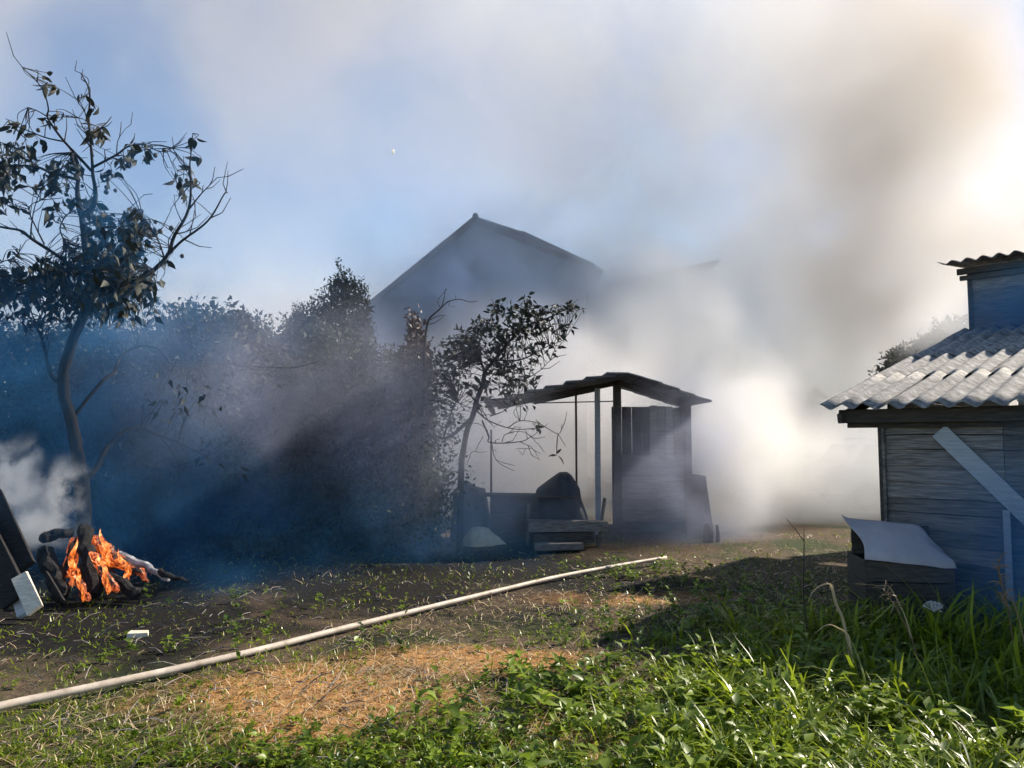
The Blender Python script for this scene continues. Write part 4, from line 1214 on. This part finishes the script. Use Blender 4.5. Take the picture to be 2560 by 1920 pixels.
    plank((112, 1432), 7.0, (158, 1505), 6.75, 0.035, 0.03, M["char"], "thin blackened lath between the pale plank and the fire", name="leaning_lath")
    # white scrap on burnt soil
    g0 = ground_at(345, 1592)
    o = MB().box((0, 0, 0.02), (0.15, 0.07, 0.025), Matrix.Rotation(R(14), 3, 'Z'), 0.012).build("plank_scrap", M["pale_wood"]); o.location = (g0.x, g0.y, gz(g0.x, g0.y))
    tag(o, "small pale scrap of wood lying on the burnt soil", "scrap")
fire()

# ------------------------------------------------------------------ pale pole on the ground
def pole():
    pts = []
    for px, py in ((-260, 1832), (0, 1764), (220, 1718), (440, 1671), (640, 1627), (830, 1577), (1050, 1523), (1270, 1470), (1400, 1440), (1540, 1414), (1665, 1393)):
        g0 = ground_at(px, py, 0.05)
        pts.append(Vector((g0.x, g0.y, max(0.045, gz(g0.x, g0.y) + 0.03))))
    c = pts[5].copy()
    sp = smooth_path([p - c for p in pts], 5)
    k = len(sp)
    o = MB().tube(sp, [0.0265 - 0.004 * i / k + 0.0012 * mnoise.noise(sp[i] * 4) for i in range(k)], 12).build("long_pole", M["pipe"], None, True)
    o.location = c
    tag(o, "long pale pole lying across the grass from the left edge", "pole")
pole()

# ------------------------------------------------------------------ grass, weeds and straw
def blades(base, height, width, lean, az, bendk, tint, droop):
    """arched ribbons: base (n,3); 4 rings, last a point"""
    n = len(base)
    d = np.stack([np.cos(az), np.sin(az), np.zeros(n)], 1)
    s = np.stack([-np.sin(az + 0.5), np.cos(az + 0.5), np.zeros(n)], 1)
    rows = []
    for t, wf in ((0.0, 0.8), (0.38, 1.0), (0.72, 0.75), (1.0, 0.0)):
        up = height * (t - droop * t * t * 0.55 * t)
        out = height * (lean * t + bendk * t * t)
        c = base + d * out[:, None]; c[:, 2] += up
        w = (width * wf)[:, None] * 0.5
        if wf > 0: rows += [c - s * w, c + s * w]
        else: rows += [c]
    V = np.stack(rows, 1).reshape(-1, 3)
    k = np.arange(n) * 7
    T = []
    for q in (0, 2):
        T += [np.stack([k + q, k + q + 1, k + q + 3], 1), np.stack([k + q, k + q + 3, k + q + 2], 1)]
    T += [np.stack([k + 4, k + 5, k + 6], 1)]
    return V, np.stack(T, 1).reshape(-1, 3), np.repeat(tint, 7)

def vnoise(x, y, s, o):
    return np.array([mnoise.noise(Vector((a * s, b * s, o))) for a, b in zip(x, y)])

def gzv(x, y):
    return np.array([gz(a, b) for a, b in zip(x, y)])

def gauss2(x, y, cx, cy_, rx, ry):
    return np.exp(-(((x - cx) / rx) ** 2 + ((y - cy_) / ry) ** 2))

def scatter(n, dens, y0=2.9, y1=12.5):
    """points inside the view, denser near the camera, kept with probability dens(x, y)"""
    n = int(n * 1.3)
    y = y0 * (y1 / y0) ** rng.uniform(0, 1, n)
    x = rng.uniform(-1.04, 1.04, n) * y
    k = rng.uniform(0, 1, n) < dens(x, y)
    return x[k], y[k]

def bare(x, y):
    return np.clip(gauss2(x, y, -1.15, 4.75, .75, .6) + gauss2(x, y, -.2, 5.5, .75, .35) * .7 + gauss2(x, y, .9, 7.4, 1.3, .35) * .8 + gauss2(x, y, .45, 4.0, .35, .3) * .7 + gauss2(x, y, -.35, 3.55, .6, .2) * .6, 0, 1)

def below_pole(x, y):
    # signed side of the pole line: positive towards the camera
    return (4.45 + (x + 3.07) * (9.95 - 4.45) / (2.06 + 3.07)) - y

def grow(name, n, dens, hfun, wfun, mat, tintf, clump=0.0, y0=2.9, y1=12.5, lean=0.25, bend=0.45, droop=0.5):
    x, y = scatter(n, dens, y0, y1)
    if clump:
        cxs = np.round(x / clump) * clump; cys = np.round(y / clump) * clump
        h1 = np.sin(cxs * 127.1 + cys * 311.7) * 43758.5; h1 -= np.floor(h1)
        h2 = np.sin(cxs * 269.5 + cys * 183.3) * 43758.5; h2 -= np.floor(h2)
        tx, ty = cxs + (h1 - .5) * clump * 1.1, cys + (h2 - .5) * clump * 1.1
        kx = rng.uniform(0.15, 0.75, len(x))
        x = x + (tx - x) * kx; y = y + (ty - y) * kx
    k = len(x)
    z = gzv(x, y) - 0.01
    h = hfun(x, y) * rng.uniform(0.45, 1.15, k)
    w = wfun(x, y) * rng.uniform(0.6, 1.3, k)
    az = rng.uniform(0, 2 * np.pi, k)
    V, T, ti = blades(np.stack([x, y, z], 1), h, w, rng.uniform(0, lean * 2, k), az, rng.uniform(0, bend * 2, k), tintf(x, y, k), np.clip(rng.normal(droop, 0.35, k), 0, 1.5))
    o = link(name, tri_mesh(name, V, T, mat, ti), None, None)
    tag(o, kind="stuff")
    return o

def lush_r(x, y):      # the rank grass at lower right
    s = 1 / (1 + np.exp(-(x - (0.75 + (y - 4) * 0.34)) * 5)) * (1 / (1 + np.exp((y - 6.7) * 3)))
    return s

o = grow("grass", 150000, lambda x, y: np.clip((0.06 + 0.85 * (below_pole(x, y) > 0) * (1 / (1 + np.exp((y - 4.6) * 2.2))) + 0.35 * lush_r(x, y) + 0.11 * (vnoise(x, y, 1.1, 2) > 0.05)) * (1 - 0.93 * bare(x, y)), 0, 1),
     lambda x, y: 0.055 + 0.035 * np.clip(vnoise(x, y, 1.4, 5), -1, 1) + 0.05 * lush_r(x, y), lambda x, y: 0.0055 + 0.0006 * y, M["grass"],
     lambda x, y, k: np.clip(rng.uniform(0, .6, k) + 0.25 * vnoise(x, y, .9, 7) + .1, 0, 1), 0.12, lean=.4, bend=.6)
o["label"] = "short green grass in the yard"
o = grow("grass", 34000, lambda x, y: np.clip(lush_r(x, y) * (0.35 + 1.1 * vnoise(x, y, 1.8, 21)), 0, 1),
     lambda x, y: 0.18 + 0.20 * lush_r(x, y) * np.clip(0.7 + vnoise(x, y, .9, 4), 0.2, 1.4), lambda x, y: 0.012 + 0.010 * rng.uniform(0, 1, len(x)) ** 2, M["grass"],
     lambda x, y, k: np.clip(rng.uniform(0.0, 1.0, k), 0, 1), 0.26, y1=8.0, lean=.2, bend=.6, droop=.75)
o["label"] = "rank tall grass at the lower right"
o = grow("grass", 15000, lambda x, y: np.clip(gauss2(x, y, 3.9, 5.5, .8, .5) + .8 * gauss2(x, y, 2.9, 6.0, .8, .35) + .5 * gauss2(x, y, 2.4, 4.6, .5, .4) + .35 * gauss2(x, y, 1.3, 4.3, .3, .3), 0, 1),
     lambda x, y: 0.44 + 0.32 * gauss2(x, y, 3.9, 5.7, .9, .6), lambda x, y: 0.014 + 0.010 * rng.uniform(0, 1, len(x)), M["grass"],
     lambda x, y, k: np.clip(rng.uniform(0.0, .8, k), 0, 1), 0.30, y1=8.0, lean=.15, bend=.45, droop=.7)
o["label"] = "tall coarse grass clumps at the foot of the wooden shed"
o = grow("grass", 26000, lambda x, y: np.clip((gauss2(x, y, .5, 4.3, .9, .8) + gauss2(x, y, -.2, 3.5, 1.2, .4) + .9 * gauss2(x, y, -1.9, 3.6, .9, .4) + .6 * gauss2(x, y, 1.7, 6.4, 1.0, .7)) * (0.25 + 1.2 * vnoise(x, y, 2.1, 41)) * (1 - .8 * bare(x, y)), 0, 1),
     lambda x, y: 0.13 + 0.07 * np.clip(vnoise(x, y, 1.7, 44), -.8, 1), lambda x, y: 0.008 + 0.006 * rng.uniform(0, 1, len(x)), M["grass"],
     lambda x, y, k: np.clip(rng.uniform(0.0, 1.0, k), 0, 1), 0.2, y1=8.5, lean=.4, bend=.7, droop=.7)
o["label"] = "coarse bright grass tufts across the foreground"
o = grow("straw", 60000, lambda x, y: np.clip((0.10 + 0.22 * (vnoise(x, y, .8, 31) > 0)) * np.where(below_pole(x, y) > 0, 1, .2) + 0.6 * bare(x, y) + 0.1 * lush_r(x, y), 0, 1),
     lambda x, y: 0.075 + 0.0 * x, lambda x, y: 0.0038 + 0.0005 * y, M["straw"],
     lambda x, y, k: rng.uniform(0, 1, k), 0.0, lean=1.1, bend=.8, droop=1.0)
o["label"] = "dry straw and dead stems lying on the soil"

def weeds(name, n, dens, L, mat, y0, y1, hmax, lab):
    x, y = scatter(n, dens, y0, y1)
    # rosettes / upright stems with broad leaves
    C, D, Nn, Ls, Ws, TT = [], [], [], [], [], []
    for a, b in zip(x, y):
        z = gz(a, b); hh = random.uniform(0.3, 1) * hmax
        tt = random.uniform(0, .8)
        for q in range(random.randint(7, 13)):
            th = random.uniform(0, 6.28); t = random.random()
            C.append((a + random.gauss(0, .012), b + random.gauss(0, .012), z + hh * t))
            D.append((math.cos(th), math.sin(th), random.uniform(-.1, .8))); Nn.append((random.gauss(0, .3), random.gauss(0, .3), 1))
            l = L * random.uniform(.5, 1.25); Ls.append(l); Ws.append(l * random.uniform(.4, .62)); TT.append(min(1, max(0, tt + random.uniform(-.2, .2))))
    V, T = leaf_arrays(np.array(C), np.array(D), np.array(Nn), np.array(Ls), np.array(Ws))
    o = link(name, tri_mesh(name, V, T, mat, np.repeat(np.array(TT), 5)), None, None)
    tag(o, lab, kind="stuff")
weeds("weeds", 5200, lambda x, y: np.clip(gauss2(x, y, -.6, 3.75, .8, .4) * 1.0 + gauss2(x, y, .4, 4.7, .7, .6) * .8 + gauss2(x, y, .3, 3.6, .6, .4) * .7 + .008, 0, 1) * (1 - .7 * bare(x, y)), 0.055, M["weed_leaf"], 2.9, 6.5, 0.09, "low broad leaved weeds in the foreground")
weeds("weeds", 2600, lambda x, y: np.clip(lush_r(x, y) * .5 + gauss2(x, y, .6, 4.4, .8, .6) * .5, 0, 1) * (1 - .7 * bare(x, y)), 0.095, M["weed_leaf"], 2.9, 7.0, 0.22, "larger broad leaved weeds among the rank grass")
weeds("weeds", 4200, lambda x, y: np.clip(gauss2(x, y, 1.6, 8.9, 1.0, .6) + gauss2(x, y, 2.6, 7.6, .9, .6) + gauss2(x, y, 1.5, 6.3, .9, .7) * .7 + gauss2(x, y, -2.0, 6.9, 1.2, .5) * .12 + gauss2(x, y, -2.5, 5.6, 1.0, .5) * .12, 0, 1), 0.06, M["weed_leaf"], 5, 10.5, 0.20, "leafy weeds around the far end of the pole")

# single plants that stand out
def stem_plant(name, label, cat, px, py, Y, parts):
    """parts: (part name, material, [(px, py, dY)...], r0, r1)"""
    b = ground_at(px, py)
    root = empty(name, (at(px, 1200, Y).x, Y, gz(at(px, 1200, Y).x, Y))); tag(root, label, cat)
    off = Vector(root.location)
    first = True
    for nm, mat, pts, r0, r1 in parts:
        w = [at(p[0], p[1], Y + (p[2] if len(p) > 2 else 0)) - off for p in pts]
        if first: w = [Vector((0, 0, -0.03))] + w; first = False
        sp = smooth_path(w, 4); k = len(sp)
        MB().tube(sp, [r0 + (r1 - r0) * i / (k - 1) for i in range(k)], 5).build(nm, mat, root, True)
    return root, off

stem_plant("dry_stalk", "tall dry forked stalk standing before the bright smoke", "stalk", 2012, 1600, 5.9, [
    ("stem", M["iron"], [(2010, 1500), (2010, 1420), (2011, 1353)], 0.006, 0.004), ("twig", M["iron"], [(2011, 1353), (1990, 1325), (1967, 1298)], 0.004, 0.003), ("twig", M["iron"], [(2011, 1355), (2010, 1320)], 0.0035, 0.002)])

def ribbon_blade(name, label, px, Y, pts, w, mat, cat="grass blade"):
    root_x = at(px, 1200, Y).x
    off = Vector((root_x, Y, gz(root_x, Y)))
    sp = smooth_path([Vector((0, 0, -0.02))] + [at(p[0], p[1], Y) - off for p in pts], 5)
    k = len(sp); V, Fc = [], []
    for i, p in enumerate(sp):
        t = i / (k - 1); ww = w * (0.5 + 0.5 * math.sin(math.pi * min(1, .2 + .8 * t))) * (1 - t ** 4) * .5
        V += [tuple(p + Vector((-ww * .5, ww * .6, ww * .5))), tuple(p + Vector((0, 0, -ww * .35))), tuple(p + Vector((ww * .5, -ww * .6, ww * .5)))]
    for i in range(k - 1):
        a = i * 3; Fc += [(a, a + 1, a + 4, a + 3), (a + 1, a + 2, a + 5, a + 4)]
    mb = MB(); mb.v, mb.f = V, Fc
    me = mb.mesh(name, mat, True)
    at_ = me.attributes.new("tint", 'FLOAT', 'POINT'); at_.data.foreach_set("value", [.8] * len(V))
    o = link(name, me); o.location = off; tag(o, label, cat)
ribbon_blade("arching_blade", "broad pale blade bent right over left of the crate", 2115, 5.3, [(2110, 1560), (2090, 1510), (2078, 1465), (2062, 1462), (2035, 1478), (2017, 1513)], 0.03, M["straw"])
ribbon_blade("arching_blade", "long dry blade bent flat before the dark crate", 2290, 5.2, [(2280, 1600), (2262, 1540), (2225, 1470), (2200, 1465), (2160, 1461), (2127, 1460)], 0.014, M["straw"])
ribbon_blade("arching_blade", "crossed pale blade arching left beneath the crate", 2140, 4.9, [(2130, 1640), (2120, 1590), (2095, 1570), (2068, 1563), (2030, 1590)], 0.022, M["straw"])
ribbon_blade("arching_blade", "upright bright blade below the shed wall", 2430, 5.2, [(2430, 1560), (2432, 1500), (2433, 1440)], 0.022, M["grass"])
ribbon_blade("arching_blade", "bright green short blade at the right edge", 2545, 4.8, [(2543, 1640), (2541, 1600), (2537, 1565)], 0.035, M["grass"])

def panicle(label, px, Y, stem, n, seed):
    random.seed(seed)
    root, off = stem_plant("seeding_grass", label, "grass stem", px, 1700, Y, [("stem", M["straw"], stem, 0.005, 0.0025)])
    tip = [at(p[0], p[1], Y) - off for p in stem[-3:]]
    hd = MB()
    for i in range(n):
        t = i / n
        p = tip[0].lerp(tip[1], t * 2) if t < .5 else tip[1].lerp(tip[2], t * 2 - 1)
        d = Vector((random.gauss(0, 1), random.gauss(0, .6), random.gauss(.2, .6))).normalized()
        l = random.uniform(.03, .09)
        hd.tube([p, p + d * l * .5 + Vector((0, 0, .01)), p + d * l], [.0025, .0035, .002], 4)
    hd.build("seed_head", M["straw"], root)
panicle("dry seeding grass stem leaning left in front of the crate", 2300, 5.0, [(2280, 1600), (2245, 1530), (2225, 1495), (2205, 1470)], 22, 4)
panicle("dry seeding grass stem at the right edge under the shed", 2530, 5.0, [(2530, 1580), (2515, 1490), (2500, 1450), (2495, 1400)], 22, 5)
panicle("bent seeding grass stem drooping at the right edge", 2550, 4.7, [(2560, 1600), (2530, 1500), (2505, 1492), (2530, 1530)], 16, 6)

def umbel():
    root, off = stem_plant("wild_carrot", "white umbel flower in the dark grass below the crate", "flower", 2338, 1650, 5.2, [("stem", M["weed_leaf"], [(2338, 1620), (2338, 1570), (2336, 1528)], 0.004, 0.003)])
    c = at(2336, 1515, 5.2) - off
    for i in range(60):
        a, r = random.uniform(0, 6.28), math.sqrt(random.random()) * .07
        p = c + Vector((r * math.cos(a), r * math.sin(a) * .8, .02 - r * r * 6 + random.gauss(0, .004) + r * math.sin(a) * .3))
        m = MB(); m.tube([p - Vector((0, 0, .004)), p + Vector((0, 0, .004))], [.004, .003], 5); m.tube([c - Vector((0, 0, .04)), p], .0012, 3)
        m.build("floret", M["flower"], root)
umbel()

# broken twigs and bits of wood over the burnt yard
def litter():
    mb = MB()
    for i in range(700):
        y = 3.6 * (11.0 / 3.6) ** random.random(); x = random.uniform(-.75, .6) * y
        z = gz(x, y) + random.uniform(0.005, 0.03)
        a = random.uniform(0, 6.28); l = random.uniform(.04, .22)
        d = Vector((math.cos(a), math.sin(a), random.gauss(0, .25))) * l
        p = Vector((x, y, z))
        mb.tube([p, p + d * .5 + Vector((0, 0, random.uniform(0, .02))), p + d], [.004, .0035, .002], 4)
    me = mb.mesh("debris", M["old_wood"])
    tag(link("debris", me), "broken twigs scattered over the yard", kind="stuff")
litter()

# flakes of ash in the air
def flake(px, py, Y, s, mat, lab):
    o = MB().add([(-.5 * s, 0, -.7 * s), (.2 * s, .1 * s, -.8 * s), (.5 * s, 0, .6 * s), (-.1 * s, -.1 * s, .8 * s), (-.5 * s, .05 * s, .3 * s), (0, .25 * s, 0)],
                 [(0, 1, 5), (1, 2, 5), (2, 3, 5), (3, 4, 5), (4, 0, 5), (4, 3, 2, 1, 0)]).build("ash_flake", mat)
    o.location = at(px, py, Y); tag(o, lab, "ash flake", "flakes of ash drifting in the air")
flake(983, 379, 6.5, 0.034, M["white_flake"], "bright white ash flake drifting against the sky")
flake(1082, 198, 6.5, 0.010, M["char"], "tiny black ash flake high in the sky")

#SMOKE
# ------------------------------------------------------------------ smoke: boxes filled with uneven density
def smoke_mat(name, color, aniso, blobs, base=0.0, nscale=0.5, ndetail=4, lo=0.42, hi=0.68, warp=0.8, wscale=0.4, step=1.0, floor=0.0, fall=None, stretch=(1, 1, 1)):
    m = bpy.data.materials.new(name); m.use_nodes = True
    nt = m.node_tree
    for n in list(nt.nodes):
        if n.type != 'OUTPUT_MATERIAL': nt.nodes.remove(n)
    out = [n for n in nt.nodes if n.type == 'OUTPUT_MATERIAL'][0]
    tc = nt.nodes.new("ShaderNodeTexCoord"); P = tc.outputs["Object"]
    # warp the position so that the puffs are ragged
    wn_ = nt.nodes.new("ShaderNodeTexNoise"); wn_.inputs["Scale"].default_value = wscale; wn_.inputs["Detail"].default_value = 2
    nt.links.new(P, wn_.inputs["Vector"])
    s0 = N(nt, "ShaderNodeVectorMath", operation='SUBTRACT'); nt.links.new(wn_.outputs["Color"], s0.inputs[0]); s0.inputs[1].default_value = (.5, .5, .5)
    s1 = N(nt, "ShaderNodeVectorMath", operation='SCALE'); nt.links.new(s0.outputs[0], s1.inputs[0]); s1.inputs["Scale"].default_value = warp * 2
    Q = N(nt, "ShaderNodeVectorMath", operation='ADD'); nt.links.new(P, Q.inputs[0]); nt.links.new(s1.outputs[0], Q.inputs[1]); Q = Q.outputs[0]
    acc = None
    for (c, r, d) in blobs:
        a = N(nt, "ShaderNodeVectorMath", operation='SUBTRACT'); nt.links.new(Q, a.inputs[0]); a.inputs[1].default_value = c
        b = N(nt, "ShaderNodeVectorMath", operation='MULTIPLY'); nt.links.new(a.outputs[0], b.inputs[0]); b.inputs[1].default_value = [1 / k for k in (r if hasattr(r, "__len__") else (r, r, r))]
        l = N(nt, "ShaderNodeVectorMath", operation='LENGTH'); nt.links.new(b.outputs[0], l.inputs[0])
        mr = N(nt, "ShaderNodeMapRange"); mr.interpolation_type = 'SMOOTHSTEP'
        mr.inputs[1].default_value = 1.0; mr.inputs[2].default_value = 0.0; mr.inputs[3].default_value = 0; mr.inputs[4].default_value = d
        nt.links.new(l.outputs["Value"], mr.inputs[0])
        if acc is None: acc = mr.outputs[0]
        else:
            ad = N(nt, "ShaderNodeMath", operation='ADD'); nt.links.new(acc, ad.inputs[0]); nt.links.new(mr.outputs[0], ad.inputs[1]); acc = ad.outputs[0]
    if base:
        if acc is None:
            v = N(nt, "ShaderNodeValue"); v.outputs[0].default_value = base; acc = v.outputs[0]
        else:
            ad = N(nt, "ShaderNodeMath", operation='ADD'); nt.links.new(acc, ad.inputs[0]); ad.inputs[1].default_value = base; acc = ad.outputs[0]
    mp = nt.nodes.new("ShaderNodeMapping"); mp.inputs["Scale"].default_value = stretch; nt.links.new(Q, mp.inputs["Vector"])
    n1 = nt.nodes.new("ShaderNodeTexNoise"); n1.inputs["Scale"].default_value = nscale; n1.inputs["Detail"].default_value = ndetail; n1.inputs["Roughness"].default_value = 0.55
    nt.links.new(mp.outputs[0], n1.inputs["Vector"])
    r = N(nt, "ShaderNodeMapRange"); r.interpolation_type = 'SMOOTHSTEP'; r.inputs[1].default_value = lo; r.inputs[2].default_value = hi; r.inputs[3].default_value = floor; r.inputs[4].default_value = 1
    nt.links.new(n1.outputs["Fac"], r.inputs[0])
    mu = N(nt, "ShaderNodeMath", operation='MULTIPLY'); nt.links.new(acc, mu.inputs[0]); nt.links.new(r.outputs[0], mu.inputs[1])
    pv = nt.nodes.new("ShaderNodeVolumePrincipled")
    pv.inputs["Color"].default_value = (*color, 1); pv.inputs["Anisotropy"].default_value = aniso
    nt.links.new(mu.outputs[0], pv.inputs["Density"])
    nt.links.new(pv.outputs[0], out.inputs["Volume"])
    m.cycles.volume_step_rate = step * 2
    m.cycles.volume_sampling = 'DISTANCE'
    return m

def smoke(lo, hi, mat, label):
    lo, hi = Vector(lo), Vector(hi)
    o = MB().box((lo + hi) / 2, hi - lo).build("smoke", mat)
    tag(o, label, kind="stuff")

GREY = (0.996, 0.984, 0.975)
m = smoke_mat("plume", GREY, 0.12, [
    ((2.8, 20.0, 5.2), (2.3, 1.4, 2.8), 2.0), ((6.0, 23.6, 4.2), (4.8, 2.4, 5.2), 2.0), ((4.2, 20.2, 4.0), (3.4, 1.7, 3.8), 1.5), ((4.0, 22.6, 9.0), (6.5, 3.0, 5.5), .38), ((7.0, 23.4, 13.5), (8.0, 3.6, 6.5), .22), ((2.5, 23.5, 15), (9.0, 4.0, 6.0), .20),
    ((15.0, 24.2, 9), (5.0, 3.0, 8), .15), ((11.6, 18.7, 4.2), (2.6, 1.1, 2.2), 1.0), ((11, 22, 1.2), (7.0, 2.6, 4.6), .7), ((1.0, 20.4, 4.6), (4.0, 1.6, 3.4), .75), ((0.0, 19.3, 1.2), (4.8, 1.5, 3.2), .8)],
    nscale=.40, ndetail=4, lo=.34, hi=.60, warp=1.1, wscale=.32, step=.30, floor=.3)
smoke((-7, 17.4, -0.3), (22, 28.5, 22), m, "dense grey smoke rolling up from behind the open shed")
m = smoke_mat("jet", (0.998, 0.988, 0.965), 0.12, [
    ((4.3, 13.6, 1.5), (1.3, 1.1, 2.2), 2.0), ((3.75, 12.7, 1.2), (.8, .8, 1.8), 1.3), ((5.6, 14.3, 0.8), (2.1, 1.2, 1.9), 1.0), ((7.4, 15.0, 0.5), (2.6, 1.3, 1.9), .8), ((8.6, 16.3, 0.9), (2.8, 1.1, 2.2), 3.2)],
    nscale=.9, ndetail=4, lo=.30, hi=.56, warp=.35, wscale=.7, step=.35, floor=.42)
smoke((2.63, 11.45, -0.23), (11.6, 17.55, 4.3), m, "thick bright smoke billowing out low beside the open shed")
m = smoke_mat("back_smoke", (0.998, 0.98, 0.975), 0.25, [
    ((0.2, 15.5, 2.0), (3.4, 1.4, 3.2), 1.1), ((-2.0, 15.5, 1.6), (2.4, 1.4, 2.8), .9), ((2.4, 15.7, 2.8), (2.4, 1.3, 2.4), .5)],
    nscale=.6, ndetail=3, lo=.24, hi=.58, warp=.5, wscale=.6, step=.5, floor=.35)
smoke((-5.03, 14.06, -0.26), (5.6, 17.1, 5.5), m, "pale smoke standing thick behind the open shed")
m = smoke_mat("veil", (0.925, 0.865, 0.80), -0.05, [((22, 33, 13), (17, 20, 20), .58), ((-8, 33, 2.5), (32, 8, 8), .40), ((2, 33, 22), (22, 10, 12), .05)], base=0.06, nscale=.10, ndetail=4, lo=.36, hi=.66, warp=4, wscale=.06, step=.5, floor=.15)
smoke((-45, 28.7, 1.0), (22.8, 37, 34), m, "thin veil of smoke drifting across the sky")
m = smoke_mat("blue_smoke", (0.07, 0.265, 0.56), 0.1, [
    ((-5.6, 9.2, 1.6), (3.6, 2.6, 3.6), .32), ((-3.4, 9.6, 0.6), (3.4, 2.6, 1.5), .28), ((-4.6, 9.6, 3.2), (3.0, 2.4, 2.2), .18), ((-1.0, 10.2, 0.3), (2.4, 2.0, 1.1), .24), ((1.6, 11.6, 0.2), (2.6, 1.4, .8), .14), ((-3.4, 7.9, 0.2), (2.0, 1.2, .6), .25), ((-5.0, 8.1, 3.5), (2.6, 1.3, 1.8), .32)],
    nscale=1.0, ndetail=5, lo=.40, hi=.62, warp=.9, wscale=.6, step=.6, floor=.10)
smoke((-9.5, 6.8, -0.21), (4.4, 12.83, 5.8), m, "thin blue smoke hanging low along the hedge")
m = smoke_mat("grey_drift", (0.58, 0.62, 0.79), 0.15, [((-3.2, 9.7, 2.2), (3.8, 1.4, 2.0), .55), ((-1.2, 10.4, 1.4), (2.2, 1.2, 1.9), .55), ((2.9, 11.8, 1.0), (1.7, 1.0, 2.2), 1.3), ((1.4, 11.6, .3), (2.2, 1.0, .8), .30)],
    nscale=.9, ndetail=4, lo=.36, hi=.64, warp=.5, wscale=.7, step=.7, floor=.15)
smoke((-5.9, 8.5, -0.24), (5.02, 13.07, 4.6), m, "greyish smoke drifting before the hedge and the open shed")
m = smoke_mat("house_drift", (0.72, 0.80, 0.93), 0.2, [((-3.4, 19.6, 4.0), (4.0, 1.4, 4.2), .9), ((-0.2, 19.5, 5.6), (3.6, 1.3, 3.4), 1.8), ((0.6, 19.4, 3.2), (3.0, 1.2, 3.4), 1.2)],
    nscale=.5, ndetail=4, lo=.36, hi=.62, warp=.9, wscale=.4, step=.7, floor=.15)
smoke((-7.7, 17.9, 0.5), (4.2, 21.2, 9.2), m, "bluish smoke curling over the front of the gabled house")
m = smoke_mat("puff", (0.992, 0.98, 0.96), 0.35, [
    ((-4.74, 8.0, 0.98), (.24, .28, .55), 9), ((-4.98, 8.0, .66), (.45, .28, .30), 9), ((-5.3, 8.1, .88), (.32, .30, .5), 9), ((-5.5, 8.2, 1.25), (.42, .34, .5), 7)],
    nscale=2.4, ndetail=4, lo=.42, hi=.55, warp=.26, wscale=1.8, step=.45, floor=.0)
smoke((-6.4, 7.5, 0.3), (-4.1, 8.45, 2.2), m, "white puffs of smoke rising off the fire")
m = smoke_mat("blue_wisp", (0.08, 0.36, 0.74), 0.1, [
    ((4.8, 6.1, 0.7), (1.8, 1.5, 1.3), 1.5), ((5.0, 5.7, .4), (1.6, 1.1, 1.0), 1.0), ((7.5, 10.2, 3.3), (1.7, 1.0, .9), 1.1)],
    nscale=.9, ndetail=3, lo=.30, hi=.66, warp=.2, wscale=.8, step=.6, floor=.4)
smoke((2.8, 4.7, -0.2), (9.4, 11.0, 4.1), m, "blue wisps of smoke drifting in front of the shed wall")
